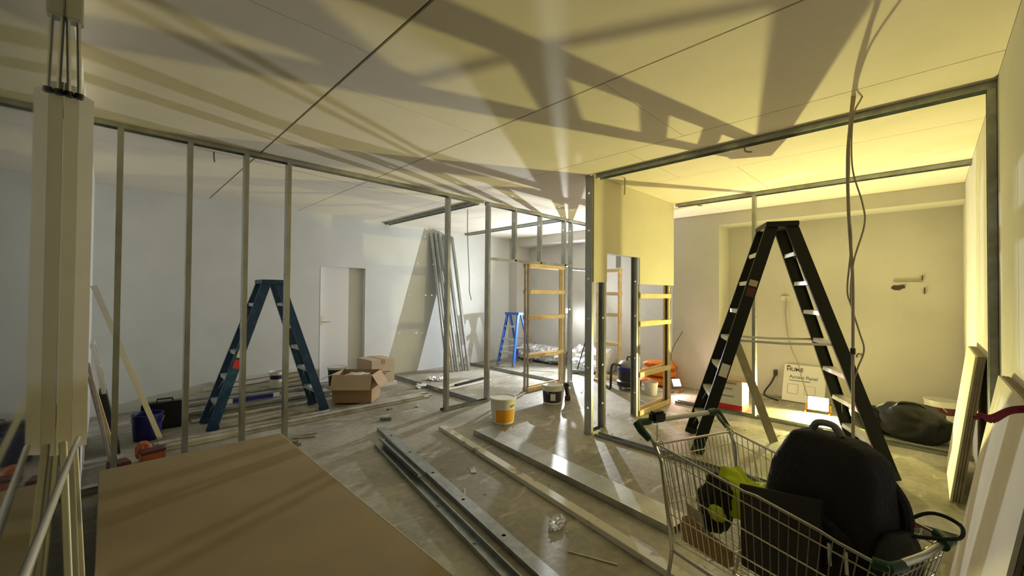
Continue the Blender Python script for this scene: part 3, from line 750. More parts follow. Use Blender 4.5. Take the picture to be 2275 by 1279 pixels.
# steel studs leaning on the left wall
for i, (bxx, byy, tx, zz) in enumerate([(4.88, 6.72, 4.80, 2.83), (4.99, 6.69, 4.90, 2.85), (5.10, 6.67, 5.00, 2.85), (5.22, 6.66, 5.14, 2.82), (5.33, 6.62, 5.32, 2.80)]):
    b = V((bxx, byy, 0.003)); tp = V((tx, YL_ - 0.062, zz)); ax = (tp - b).normalized()
    s1 = V((0.88, 0.47, 0)); s1 = (s1 - ax * s1.dot(ax)).normalized(); ou = s1.cross(ax).normalized()
    if ou.y > 0: ou = -ou
    o = MB().stud(b, tp, 0.088, 0.036, -ou, s1, [0.3, 0.9, 1.5, 2.1, 2.7], 0.013).build('steel_stud', M_galv)
    tag(o, 'long steel stud leaning upright with others against the white wall', 'steel stud', 'steel studs leaning on the white wall')
    o['label'] = ['leftmost', 'second from left', 'middle', 'second from right', 'rightmost'][i] + ' of the five long steel studs leaning on the white wall'

# far room: insulation, broom, debris
ins = T('insulation_roll', 'long crumpled silver foil insulation heap along the back wall', 'insulation', (7.2, 5.6, 0))
def sausage(y0, y1, xc, r, hz, seed):
    mb = MB(); ny, na = 90, 26; vs = []; fs = []
    for i in range(ny + 1):
        tt = i / ny; y = y0 + (y1 - y0) * tt; en = min(1.0, (min(tt, 1 - tt) / 0.06)) ** 0.5
        for k in range(na):
            a = 2 * math.pi * k / na
            p = V((math.cos(a) * 1.2, y * 3.2, math.sin(a) * 1.2))
            rr = 1 + 0.20 * noise.noise(p * 1.6 + V((seed, 0, 0))) + 0.16 * noise.noise(p * 4.1 + V((0, seed, 0))) + 0.08 * noise.noise(p * 9)
            rr *= 0.25 + 0.75 * en
            vs.append((xc + math.cos(a) * r * rr, y, max(0.004, hz + math.sin(a) * hz * rr)))
    for i in range(ny):
        for k in range(na):
            l = (k + 1) % na
            fs.append((i * na + k, i * na + l, (i + 1) * na + l, (i + 1) * na + k))
    fs.append(tuple(range(na))); fs.append(tuple(range(ny * na, ny * na + na)))
    return mb.add(vs, fs)
sausage(5.72, 7.0, 7.27, 0.22, 0.19, 4).build('foil_roll', M_foil, ins)
sausage(4.45, 5.38, 7.25, 0.23, 0.24, 5).build('foil_roll', M_foil, ins)
sausage(4.42, 5.30, 7.03, 0.15, 0.13, 9).build('foil_roll', M_foil, ins)
br = T('broom', 'dark broom propped against the foil insulation', 'broom', (6.72, 4.93, 0))
MB().tube([(6.70, 4.93, 0.06), (7.03, 4.88, 0.86)], 0.012, 8).build('handle', M_blackpl, br)
MB().obox((6.69, 4.92, 0.04), (0.10, 0.30, 0.075), 0.5).build('brush_head', M_grey, br, bevel=0.01)

# vacuum cleaner
vx, vy = 6.23, 3.52
vc = T('vacuum_cleaner', 'black drum vacuum cleaner with a blue band and grey lid', 'vacuum cleaner', (vx, vy, 0))
MB().lathe([(0.17, 0.06), (0.20, 0.08), (0.20, 0.14), (0.175, 0.16), (0.175, 0.30)], (vx, vy, 0), 32).build('drum', M_blackpl, vc, smooth=True)
MB().lathe([(0.180, 0.30), (0.185, 0.305), (0.185, 0.375), (0.178, 0.38)], (vx, vy, 0), 32).build('band', M_bluep, vc, smooth=True)
MB().lathe([(0.176, 0.38), (0.17, 0.42), (0.13, 0.47), (0.06, 0.49)], (vx, vy, 0), 32).build('motor_head', M_grey, vc, smooth=True)
MB().tube([(vx - 0.07, vy, 0.48), (vx - 0.05, vy, 0.54), (vx + 0.05, vy, 0.54), (vx + 0.07, vy, 0.48)], 0.014, 8).build('handle', M_blackpl, vc, smooth=True)
for k in range(5):
    an = k * 2 * math.pi / 5 + 0.3
    MB().lathe([(0.012, -0.014), (0.03, -0.012), (0.03, 0.012), (0.012, 0.014)], (vx + 0.18 * math.cos(an), vy + 0.18 * math.sin(an), 0.031), 14, Matrix.Rotation(math.pi / 2, 3, 'X')).build('caster', M_grey, vc)
MB().tube(curve_pts([(vx - 0.15, vy + 0.08, 0.40), (vx - 0.28, vy + 0.14, 0.42), (vx - 0.30, vy + 0.16, 0.2), (vx - 0.26, vy + 0.2, 0.03), (vx - 0.10, vy + 0.42, 0.025)]), 0.02, 10).build('hose', M_blackpl, vc, smooth=True)
bucket((6.17, 3.10, 0), 0.105, 0.20, M_wplastic, 'small plain white pail in front of the orange bags')
for i, (x, y, z, rx, ry, rz) in enumerate([(6.93, 3.33, 0.075, 0.20, 0.33, 0.075), (6.95, 3.35, 0.222, 0.19, 0.31, 0.07), (6.92, 3.32, 0.360, 0.18, 0.29, 0.065)]):
    o = MB().blob((x, y, z), (rx, ry, rz), i + 11, 0.10, 2.5, 4, flat=0.002, power=0.75).build('orange_sack', M_orange, smooth=True, angle=180)
    tag(o, ['bottom orange plastic sack of the stack behind the small white pail', 'middle orange plastic sack of the stack behind the small white pail', 'topmost orange plastic sack behind the small white pail'][i], 'sack')
# buckets in the corridor
yb = bucket((3.50, 3.69, 0), 0.155, 0.295, M_wplastic, 'white lidded bucket with an orange-yellow label on the corridor floor', (M_yellow, 190, 290), (0.10, 0.60), M_wplastic)
for k, ch in enumerate('GYP'):
    a = math.radians(266 + 11.5 * k); r_ = 0.1492
    tx, ty = -math.sin(a), math.cos(a)
    text(ch, 0.042, M_print, yb, (3.50 + r_ * math.cos(a) - 0.014 * tx, 3.69 + r_ * math.sin(a) - 0.014 * ty, 0.205), (tx, ty, 0), (math.cos(a) * 0.075, math.sin(a) * 0.075, 1), bold=0.001)
db = bucket((4.62, 3.84, 0), 0.145, 0.26, M_wplastic, 'white bucket with a dark label beside the cordless drill', (M_label, 150, 330), (0.12, 0.74), M_wplastic)
av = math.radians(225)
for k in range(1):
    c_ = V((4.62, 3.84, 0.115)) + V((math.cos(av), math.sin(av), 0)) * 0.1405
    MB().bar(c_ - V((0.707, -0.707, 0)) * 0.035, c_ + V((0.707, -0.707, 0)) * 0.035, 0.002, 0.095).build('paper_label', M_white, db)
dr = T('cordless_drill', 'black cordless drill standing on its battery by the dark-labelled bucket', 'drill', (4.93, 3.80, 0))
MB().obox((4.93, 3.80, 0.035), (0.13, 0.08, 0.07), 0.7).build('battery', M_maroon, dr, bevel=0.006)
MB().bar((4.93, 3.80, 0.07), (4.915, 3.815, 0.21), 0.045, 0.055, (1, 0, 0)).build('grip', M_blackpl, dr, bevel=0.008)
MB().lathe([(0.035, -0.10), (0.042, -0.08), (0.042, 0.06), (0.03, 0.09)], (4.915, 3.815, 0.235), 16, Matrix.Rotation(0.7, 3, 'Z') @ Matrix.Rotation(math.pi / 2, 3, 'Y')).build('motor_body', M_blackpl, dr, smooth=True)
MB().lathe([(0.022, 0.09), (0.024, 0.13), (0.012, 0.15)], (4.915, 3.815, 0.235), 14, Matrix.Rotation(0.7, 3, 'Z') @ Matrix.Rotation(math.pi / 2, 3, 'Y')).build('chuck', M_grey, dr, smooth=True)

# ------------------------------------------------------------------ yellow-lit room
# white and red carton
rb = T('carton', 'white carton with a red base band on the floor behind the black ladder', 'box', (6.25, 1.95, 0))
MB().box((6.07, 1.76, 0.09), (6.36, 2.16, 0.42)).build('body', M_white, rb, bevel=0.004)
MB().box((6.069, 1.759, 0.002), (6.361, 2.161, 0.10)).build('red_band', M_red, rb, bevel=0.003)
for k, (z, a, b) in enumerate(((0.375, 1.83, 2.1), (0.30, 1.88, 2.08), (0.20, 1.86, 2.1))):
    MB().box((6.068, a, z), (6.0685, b, z + 0.014)).build('printed_line', M_grey, rb)
MB().box((6.0, 1.68, 0.43), (6.38, 2.2, 0.436)).build('loose_lid', M_card, rb)
# access panel box
hb = T('boxed_access_panel', 'white flat carton printed HUME Access Panel leaning on the back wall', 'box', (7.4, 1.3, 0))
HBW = 0.52; y1, y0 = 1.575, 1.055
hx0, hx1 = 7.30, 7.497; hz = 0.535
lean = V((hx1 - hx0, 0, hz)).normalized(); hn = V((-lean.z, 0, lean.x))
hbm = MB().hexa([V((hx0, y0, 0.012)), V((hx0, y1, 0.012)), V((hx0, y1, 0.012)) - hn * 0.05, V((hx0, y0, 0.012)) - hn * 0.05] + [p + lean * 0.555 for p in (V((hx0, y0, 0.012)), V((hx0, y1, 0.012)), V((hx0, y1, 0.012)) - hn * 0.05, V((hx0, y0, 0.012)) - hn * 0.05)])
hbm.build('carton_face', M_white, hb, bevel=0.002)
def hp(a, b): return V((hx0, y1 - a, 0.012)) + lean * b + hn * 0.0012
HX = V((0, -1, 0))
text('HUME', 0.078, M_print, hb, hp(0.035, 0.452), HX, lean, bold=0.0016)
MB().add([hp(0.02, 0.512), hp(0.095, 0.512), hp(0.0575, 0.540)], [(0, 1, 2)]).build('roof_emblem', M_print, hb)
text('Access Panel', 0.068, M_grey, hb, hp(0.075, 0.345), HX, lean, bold=0.0015)
MB().hexa([hp(a, b) + hn * z for z in (0, 0.0004) for a, b in ((0.075, 0.305), (0.34, 0.305), (0.34, 0.318), (0.075, 0.318))]).build('printed_line', M_grey, hb)
def ringbox(a0, b0, a1, b1, w_):
    m = MB()
    for (p, q, r_, s2) in ((a0, b0, a1, b0 + w_), (a0, b1 - w_, a1, b1), (a0, b0 + w_, a0 + w_, b1 - w_), (a1 - w_, b0 + w_, a1, b1 - w_)):
        m.hexa([hp(a, b) + hn * z for z in (0, 0.0004) for a, b in ((p, q), (r_, q), (r_, s2), (p, s2))])
    return m
ringbox(0.06, 0.11, 0.20, 0.26, 0.010).build('printed_panel_picture', M_cardl, hb)
ringbox(0.27, 0.12, 0.41, 0.25, 0.006).build('printed_panel_picture', M_cardl, hb)
# wall fittings
so = T('wall_socket', 'small white wall socket on the yellow-lit wall with a hanging lead', 'socket', (XB - 0.01, 1.575, 1.53))
MB().box((XB - 0.012, 1.52, 1.50), (XB - 0.001, 1.635, 1.575)).build('cover_plate', M_wplastic, so, bevel=0.003)
MB().prism([(-0.055, 0), (0.055, 0), (0, 0.03)], (XB - 0.012, 1.577, 1.578), (0, 1, 0), (0, 0, 1), (1, 0, 0), 0.01).build('hood', M_cable, so)
MB().box((XB - 0.03, 1.545, 1.515), (XB - 0.012, 1.57, 1.545)).build('plug', M_cardl, so)
MB().tube(curve_pts([(XB - 0.025, 1.557, 1.515), (XB - 0.03, 1.565, 1.30), (XB - 0.03, 1.53, 0.95), (XB - 0.05, 1.47, 0.72), (7.46, 1.40, 0.575), (7.32, 1.32, 0.36), (7.18, 1.22, 0.12), (7.05, 1.12, 0.02), (6.95, 1.08, 0.08)]), 0.007, 6).build('lead', M_cable, so)
ac = T('wall_bracket_remnant', 'torn bracket remnant with dark holes high on the yellow-lit wall', 'wall bracket', (XB - 0.01, 0.25, 1.7))
MB().box((XB - 0.016, 0.06, 1.785), (XB - 0.001, 0.34, 1.80)).build('flat_bar', M_cable, ac)
MB().box((XB - 0.008, 0.06, 1.755), (XB - 0.001, 0.34, 1.77)).build('flat_bar', M_ivory, ac)
MB().blob((XB - 0.004, 0.30, 1.70), (0.006, 0.055, 0.03), 2, 0.5, 3).build('dark_hole', M_print, ac)
MB().box((XB - 0.012, 0.225, 1.69), (XB - 0.001, 0.262, 1.735)).build('dark_hole', M_print, ac)
MB().box((XB - 0.02, 0.055, 1.80), (XB - 0.001, 0.065, 1.86)).build('stub_wire', M_print, ac)
MB().box((XB - 0.02, 0.035, 1.62), (XB - 0.001, 0.047, 1.70)).build('stub_wire', M_print, ac)
for k in range(7):
    MB().blob((XB - 0.002, 0.25 + 0.03 * math.sin(k * 2.1), 1.60 - 0.055 * k), (0.003, 0.012, 0.02), k, 0.4).build('plaster_scar', M_ivory, ac)
jb2 = T('cable_clip', 'tiny dark cable clip low on the yellow-lit wall', 'clip', (XB - 0.01, 0.69, 0.74))
MB().tube([(XB - 0.008, 0.66, 0.72), (XB - 0.008, 0.66, 0.765), (XB - 0.008, 0.70, 0.775), (XB - 0.008, 0.72, 0.75), (XB - 0.008, 0.72, 0.72)], 0.008, 6).build('hook', M_print, jb2)
pl = T('plug_and_lead', 'black plug and short dark lead hanging beside the boxed access panel', 'plug', (XB - 0.03, 1.71, 0))
MB().obox((XB - 0.02, 1.705, 0.37), (0.036, 0.05, 0.085), 0).build('plug', M_blackpl, pl, bevel=0.004)
MB().tube(curve_pts([(XB - 0.02, 1.71, 0.33), (XB - 0.05, 1.76, 0.20), (XB - 0.08, 1.84, 0.06), (7.38, 1.80, 0.012), (7.2, 1.60, 0.012)]), 0.012, 8).build('lead', M_blackpl, pl)
# dusty plank leaning on the ladder
o = MB().bar((5.10, 1.17, 0.012), (4.93, 1.50, 1.09), 0.085, 0.022, (-0.7, -0.7, 0)).build('plank', M_dust, bevel=0.002)
tag(o, 'dusty grey plank leaning against the left side of the black ladder', 'plank')
# holdall
hd = T('holdall', 'bulky black holdall lying on the floor near the right wall', 'bag', (6.46, 0.2, 0))
MB().blob((6.46, 0.14, 0.17), (0.27, 0.31, 0.20), 4, 0.22, 1.7, 4, flat=0.003, rz=-0.3, power=0.8).build('body', M_bag, hd, smooth=True, angle=180)
MB().blob((6.50, 0.50, 0.13), (0.22, 0.20, 0.15), 8, 0.25, 2.0, 3, flat=0.003).build('end_pocket', M_bag, hd, smooth=True, angle=180)
MB().tube(curve_pts([(6.36, 0.28, 0.33), (6.33, 0.22, 0.40), (6.33, 0.08, 0.40), (6.36, 0.0, 0.33)]), 0.014, 8).build('carry_strap', M_blackpl, hd, smooth=True)
rbk = bucket((7.18, -0.10, 0), 0.155, 0.34, M_wplastic, 'white pail with a brown band in the far right corner', (M_maroon, 120, 300), (0.55, 0.80))
# debris and floor box near the pink light
o = MB().lathe([(0.10, 0.001), (0.11, 0.004), (0.10, 0.014), (0.02, 0.016)], (6.62, 2.42, 0), 24).build('floor_cap', M_maroon, smooth=True)
tag(o, 'flat dark red disc on the floor beside the pinkish floodlight', 'disc')

# hanging cables
hc = T('hanging_cables', 'bundle of grey cables hanging from the ceiling in the right-hand room', 'cable', (3.55, 0.35, 0))
MB().tube(curve_pts([(3.555, 0.355, H), (3.57, 0.37, 2.75), (3.575, 0.385, 2.5), (3.58, 0.38, 2.1), (3.56, 0.36, 1.7), (3.565, 0.36, 1.2), (3.57, 0.36, 0.6), (3.57, 0.35, 0.02)]), 0.0095, 8).build('thick_cable', M_cable, hc)
MB().tube(curve_pts([(3.575, 0.345, H), (3.60, 0.375, 2.7), (3.60, 0.38, 2.42), (3.585, 0.385, 2.2), (3.56, 0.365, 1.95), (3.585, 0.39, 1.62), (3.56, 0.36, 1.45), (3.555, 0.36, 1.0), (3.56, 0.37, 0.02)]), 0.0055, 6).build('thin_cable', M_cable, hc)
MB().tube(curve_pts([(3.60, 0.31, H), (3.57, 0.355, 2.78), (3.57, 0.36, 2.45), (3.585, 0.31, 2.20), (3.58, 0.30, 2.05), (3.56, 0.355, 1.80), (3.57, 0.37, 1.55), (3.58, 0.33, 1.35), (3.59, 0.305, 1.22), (3.57, 0.34, 1.08), (3.575, 0.36, 0.9), (3.58, 0.36, 0.02)]), 0.0055, 6).build('thin_cable', M_cable, hc)
MB().tube([(3.562, 0.36, 1.19), (3.562, 0.36, 1.23)], 0.015, 8).build('tape_wrap', M_blackpl, hc)
def wire(pts, r, m, label, group=None):
    o = MB().tube(curve_pts(pts), r, 6).build('hanging_wire', m); return tag(o, label, 'wire', group)
wire([(4.10, 5.18, H), (4.09, 5.17, 2.6), (4.15, 5.22, 2.2), (4.16, 5.20, 1.85), (4.14, 5.17, 1.62), (4.20, 5.20, 1.50), (4.18, 5.18, 1.47)], 0.007, M_cable, 'long grey wire hanging from the ceiling in the left back room')
wire([(4.24, 2.46, H), (4.21, 2.44, 2.87), (4.24, 2.46, 2.80), (4.20, 2.44, 2.72)], 0.008, M_cable, 'short curled wire hanging beside the cut ivory plasterboard')
wire([(0.72, 4.84, H), (0.725, 4.87, 2.88), (0.735, 4.90, 2.84)], 0.006, M_cabled, 'short dark wire end hanging beyond the left frame')
wire([(6.16, 2.38, H), (6.10, 2.35, 2.88), (6.06, 2.28, 2.86)], 0.008, M_cable, 'short wire stub at the farther ceiling track')
wire([(4.10, 1.17, H), (4.10, 1.16, 2.88), (4.06, 1.10, 2.85)], 0.008, M_cable, 'short wire stub poking past the nearer ceiling track')

# ------------------------------------------------------------------ sheets leaning on the right wall
def leaning_sheets(xa, xb, yb, zt, n, th, face, label0, label1, group, ytop=YR + 0.003):
    for i in range(n):
        yt = ytop + th * (n - 1 - i) ; ybb = yb - th * i - 0.001 * i
        yt = ytop + (n - 1 - i) * (th + 0.001)
        j = 0 if i == 0 else rnd.uniform(-0.008, 0.008)
        a, b = xa + j, xb + j
        ybi = yb - i * (th + 0.004)
        dd = V((0, yt + th - ybi, zt)).normalized(); nn = V((0, dd.z, -dd.y))
        base = V((0, ybi, 0.002 + th * abs(nn.z)))
        L = zt / dd.z
        c = [V((a, 0, 0)) + base, V((b, 0, 0)) + base, V((b, 0, 0)) + base - nn * th, V((a, 0, 0)) + base - nn * th]
        o = MB().hexa(c + [p + dd * L for p in c]).build('plasterboard_sheet', face if i == 0 else M_dust)  # sheets behind the front one are plasterboard too, coloured darker grey-brown
        tag(o, label0 if i == 0 else ORD[i - 1] + ' ' + label1, 'plasterboard', None if i == 0 else group)
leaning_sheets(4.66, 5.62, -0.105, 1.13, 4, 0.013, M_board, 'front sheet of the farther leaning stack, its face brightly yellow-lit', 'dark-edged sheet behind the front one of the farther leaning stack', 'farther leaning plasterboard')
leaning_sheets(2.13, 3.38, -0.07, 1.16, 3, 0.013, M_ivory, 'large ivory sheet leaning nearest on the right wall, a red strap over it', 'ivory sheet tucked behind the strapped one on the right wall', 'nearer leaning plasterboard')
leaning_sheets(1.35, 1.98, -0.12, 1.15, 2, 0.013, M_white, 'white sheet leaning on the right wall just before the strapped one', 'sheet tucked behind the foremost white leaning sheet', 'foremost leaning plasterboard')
rm = MB()
for dz, yy in ((0.0, -0.118), (-0.012, -0.125)):
    q = curve_pts([(2.44, -0.262, 1.172 + dz), (2.41, -0.21, 1.16 + dz), (2.385, -0.165, 1.128 + dz * 1.5), (2.365, -0.135, 1.128 - dz * 0.5), (2.36, yy, 1.115)], 5)
    for a, b in zip(q[:-1], q[1:]): rm.bar(a, b, 0.003, 0.016)
rs = rm
rs = rs.build('strap', M_redcloth); tag(rs, 'dark red strap lying across the ivory leaning sheet', 'strap')

# ------------------------------------------------------------------ white panel strip, closer and battens by the glazing
hs = T('door_stile_panel', 'tall ivory folded panel strip hanging at the glazing on the left', 'panel', (-0.08, 2.3, 1.0))
MB().hexa([(-0.119, 2.19, 0.985), (-0.083, 2.212, 0.985), (-0.083, 2.224, 0.985), (-0.119, 2.202, 0.985), (-0.119, 2.19, 2.325), (-0.083, 2.212, 2.325), (-0.083, 2.224, 2.325), (-0.119, 2.202, 2.325)]).build('panel_leaf', M_ivory, hs)
MB().hexa([(-0.082, 2.215, 0.99), (-0.044, 2.25, 0.99), (-0.044, 2.262, 0.99), (-0.082, 2.227, 0.99), (-0.082, 2.215, 2.31), (-0.044, 2.25, 2.30), (-0.044, 2.262, 2.30), (-0.082, 2.227, 2.31)]).build('panel_leaf', M_ivory, hs)
for x in (-0.108, -0.082):
    MB().tube([(x, 2.19, 2.285), (x, 2.19, 2.33), (x - 0.006, 2.185, 2.58)], 0.006, 8).build('hanger', M_alu, hs)
    MB().lathe([(0.012, 0), (0.014, 0.004), (0.012, 0.018)], (x, 2.185, 2.275), 12).build('glider', M_blackpl, hs, smooth=True)
MB().box((-0.119, 2.16, 2.55), (-0.075, 2.22, 2.915)).build('bracket', M_alup, hs, bevel=0.004)
MB().lathe([(0.014, 0), (0.014, 0.004)], (-0.097, 2.158, 2.66), 12, Matrix.Rotation(math.pi / 2, 3, 'X')).build('bolt', M_blackpl, hs)
pr_ = MB().tube([(-0.113, 0.55, 1.085), (-0.062, 2.10, 1.055)], 0.008, 10)
pr_ = pr_.build('push_rail', M_rail, smooth=True); tag(pr_, 'bright aluminium rail running along the glazing at waist height', 'rail')
for i, (xb, yb, yt, zt) in enumerate([(-0.045, 1.95, 2.15, 1.04), (-0.05, 2.4, 2.45, 1.12), (-0.045, 2.75, 2.8, 1.0)]):
    o = MB().bar((xb, yb, 0.002), (-0.10, yt, zt), 0.018, 0.06, (0, 1, 0)).build('batten', M_ivory, bevel=0.002)
    tag(o, 'short pale batten leaning upright against the glazing', 'batten', 'pale battens at the glazing')
    o['label'] = ['nearest', 'middle', 'farthest'][i] + ' of the three short pale battens leaning on the glazing'

# ------------------------------------------------------------------ shopping cart
ca = -1.941
CF = V((math.cos(ca), math.sin(ca), 0)); CN = V((math.sin(ca), -math.cos(ca), 0))   # forward, towards the near side
CO = V((2.093, 0.818, 0))
def K(f, n, z): return CO + CF * f + CN * n + UP * z
ct = T('shopping_cart', 'wire shopping cart with green handle ends loaded with bags', 'shopping cart', K(0.45, 0, 0))
ZR, ZF, LB = 0.873, 0.791, 0.85
def zr(f): return ZR + (ZF - ZR) * f / LB
def wr(f, top): return ((0.25 + (0.183 - 0.25) * f / LB) if top else (0.225 + (0.165 - 0.225) * f / LB))
zb = lambda f: 0.455 + 0.04 * f / LB
def fr_b(f): return 0.087 + (LB - 0.07 - 0.087) * f / LB     # bottom starts further in and ends further back
for sg, nm in ((1, 'near'), (-1, 'far')):
    MB().tube([K(0, sg * wr(0, True), ZR), K(LB * 0.5, sg * wr(LB * .5, True), zr(LB * .5)), K(LB * 0.56, sg * wr(LB * .56, True), zr(LB * .56) + 0.008), K(LB * 0.8, sg * wr(LB * .8, True), zr(LB * .8) + 0.006), K(LB * .86, sg * wr(LB * .86, True), zr(LB * .86)), K(LB, sg * wr(LB, True), ZF)], 0.0055, 8).build('top_rail', M_chrome, ct, smooth=True)
    m = MB()
    for i in range(27):
        f = LB * i / 26
        m.tube([K(f, sg * wr(f, True), zr(f)), K(fr_b(f), sg * wr(fr_b(f), False), zb(f))], 0.0021, 5, False)
    for k in (0.12, 0.42, 0.72, 1.0):
        pts = []
        for i in (0, 26):
            f = LB * i / 26
            pts.append(K(f, sg * wr(f, True), zr(f)).lerp(K(fr_b(f), sg * wr(fr_b(f), False), zb(f)), k))
        m.tube(pts, 0.003, 6, False)
    m.build('side_grid', M_chrome, ct)
    # handle arm, rear upright, chassis side
    MB().tube([K(-0.10, sg * 0.262, 0.94), K(-0.045, sg * 0.258, 0.90), K(0.0, sg * 0.252, ZR)], 0.009, 8).build('handle_arm', M_chrome, ct, smooth=True)
    MB().tube([K(-0.02, sg * 0.255, 0.885), K(0.03, sg * 0.245, 0.80), K(0.085, sg * 0.232, 0.42), K(0.05, sg * 0.235, 0.22), K(0.02, sg * 0.24, 0.14)], 0.009, 8).build('rear_leg', M_chrome, ct, smooth=True)
    MB().tube([K(0.085, sg * 0.232, 0.42), K(0.45, sg * 0.21, 0.43), K(0.75, sg * 0.17, 0.455)], 0.008, 8).build('basket_support', M_chrome, ct, smooth=True)
    MB().tube([K(0.02, sg * 0.24, 0.15), K(0.45, sg * 0.22, 0.16), K(0.82, sg * 0.16, 0.155)], 0.010, 8).build('chassis_tube', M_chrome, ct, smooth=True)
    cp = MB().tube([K(-0.10, sg * 0.20, 0.945), K(-0.105, sg * 0.255, 0.945), K(-0.10, sg * 0.275, 0.94), K(-0.075, sg * 0.272, 0.915), K(-0.03, sg * 0.262, 0.885)], [0.017, 0.018, 0.021, 0.020, 0.016], 12)
    cp.build('handle_end', M_green, ct, smooth=True)
    MB().tube([K(LB - 0.03, sg * 0.188, ZF + 0.002), K(LB + 0.004, sg * 0.17, ZF), K(LB + 0.01, sg * 0.12, ZF)], 0.017, 10).build('corner_bumper', M_green, ct, smooth=True)
    for f, n in ((0.03, 0.24), (0.80, 0.165)):
        wz = 0.062
        MB().tube([K(f, sg * n, 0.15), K(f, sg * n, 0.125)], 0.012, 8).build('caster_stem', M_alup, ct)
        wh = MB().lathe([(0.02, -0.013), (0.058, -0.013), (0.06, -0.009), (0.06, 0.009), (0.058, 0.013), (0.02, 0.013)], K(f - 0.02, sg * n, 0.061), 20, Matrix.Rotation(ca, 3, 'Z') @ Matrix.Rotation(math.pi / 2, 3, 'X')).build('wheel', M_grey, ct, smooth=True)
MB().tube([K(-0.10, 0.20, 0.945), K(-0.10, -0.20, 0.945)], 0.013, 10).build('handle_bar', M_alup, ct)
MB().tube([K(LB, 0.183, ZF), K(LB + 0.012, 0.0, ZF), K(LB, -0.183, ZF)], 0.012, 10).build('front_rail', M_chrome, ct, smooth=True)
lk = MB().obox(K(-0.095, 0.155, 0.965), (0.05, 0.085, 0.055), ca).build('coin_lock', M_blackpl, ct, bevel=0.012)
chn = MB()
for k in range(9):
    c_ = K(-0.085, 0.165, 0.925 - 0.012 * k)
    ax = V((1, 0, 0)) if k % 2 else V((0, 1, 0))
    chn.tube([c_ + ax * (0.004 * math.cos(q)) + UP * (0.009 * math.sin(q)) for q in [2 * math.pi * i / 8 for i in range(8)]], 0.0013, 5, False, True)
chn.build('chain', M_chrome, lk)
MB().obox(K(-0.085, 0.165, 0.795), (0.014, 0.016, 0.045), ca).build('red_key', M_red, lk, bevel=0.003)
# front, rear gate, floor
m = MB()
for i in range(13):
    n = (i / 12 * 2 - 1)
    m.tube([K(LB, n * 0.183, ZF), K(LB - 0.07, n * 0.165, zb(LB))], 0.0021, 5, False)
for k in (0.2, 0.45, 0.72): m.tube([K(LB - 0.07 * k, 0.18, ZF + (zb(LB) - ZF) * k), K(LB - 0.07 * k, -0.18, ZF + (zb(LB) - ZF) * k)], 0.0026, 6, False)
m.build('front_grid', M_chrome, ct)
m = MB()
for i in range(19):
    n = (i / 18 * 2 - 1)
    m.tube([K(0.01, n * 0.235, ZR - 0.01), K(0.09, n * 0.22, 0.465)], 0.0021, 5, False)
for k in (0.14, 0.62): m.tube([K(0.01 + 0.08 * k, 0.235, ZR - 0.41 * k), K(0.01 + 0.08 * k, -0.235, ZR - 0.41 * k)], 0.003, 6, False)
m.build('rear_gate', M_chrome, ct)
MB().tube([K(0.012, 0.243, ZR + 0.002), K(0.012, -0.243, ZR + 0.002)], 0.006, 8).build('gate_bar', M_chrome, ct)
for sg in (-1, 1):
    MB().tube([K(0.012 + 0.02 * math.cos(q), sg * 0.232, ZR + 0.015 * math.sin(q)) for q in [i * math.pi / 4 for i in range(8)]], 0.004, 6, False, True).build('hinge_loop', M_chrome, ct)
m = MB()
for i in range(15):
    n = (i / 14 * 2 - 1)
    m.tube([K(0.087, n * 0.222, 0.455), K(LB - 0.07, n * 0.163, 0.495)], 0.0021, 5, False)
for i in range(5):
    f = i / 4; m.tube([K(0.087 + (LB - 0.157) * f, 0.222 - 0.059 * f, 0.455 + 0.04 * f), K(0.087 + (LB - 0.157) * f, -0.222 + 0.059 * f, 0.455 + 0.04 * f)], 0.003, 6, False)
m.build('floor_grid', M_chrome, ct)
# folded child seat wire
MB().tube([K(0.16, 0.20, 0.84), K(0.24, 0.19, 0.52), K(0.27, 0.17, 0.475), K(0.27, -0.17, 0.475), K(0.24, -0.19, 0.52), K(0.16, -0.20, 0.84)], 0.0035, 6).build('seat_wire', M_chrome, ct, smooth=True)

# goods in the cart
bp = T('backpack', 'large black backpack standing in the shopping cart', 'backpack', K(0.58, -0.03, 0.5))
def bpshape(p):
    k = (p.z + 0.33) / 0.66
    s = 1.04 - 0.46 * max(0, k - 0.30) ** 1.3
    return V((p.x * s + 0.03 * k, p.y * s, p.z))
MB().blob(K(0.56, -0.045, 0.775), (0.195, 0.11, 0.285), 3, 0.05, 1.6, 4, rz=ca, power=0.40, shape=bpshape).build('main_body', M_fabric, bp, smooth=True, angle=180)
MB().blob(K(0.57, 0.06, 0.66), (0.15, 0.04, 0.15), 6, 0.08, 1.8, 4, rz=ca, power=0.7).build('front_pocket', M_fabric, bp, smooth=True, angle=180)
MB().tube(curve_pts([K(0.52, -0.045, 1.07), K(0.54, -0.045, 1.095), K(0.59, -0.045, 1.098), K(0.62, -0.045, 1.065)], 5), 0.013, 8).build('grab_handle', M_grey, bp, smooth=True)
MB().tube(curve_pts([K(0.71, -0.10, 0.97), K(0.765, -0.11, 0.885), K(0.775, -0.11, 0.80), K(0.75, -0.11, 0.70)], 5), 0.018, 8).build('shoulder_strap', M_fabric, bp, smooth=True)
for f in (0.66, 0.71):
    MB().tube([K(f, 0.108, 0.74), K(f + 0.005, 0.11, 0.67)], 0.0055, 6).build('zip_pull', M_alup, bp)
o = MB().hexa([K(0.36, 0.128, 0.495), K(0.635, 0.108, 0.50), K(0.635, 0.122, 0.50), K(0.36, 0.142, 0.495), K(0.325, 0.098, 0.80), K(0.64, 0.098, 0.872), K(0.64, 0.110, 0.872), K(0.325, 0.110, 0.80)]).build('flat_case', M_dark, bevel=0.003)
tag(o, 'flat dark case standing on edge between backpack and cart side', 'case')
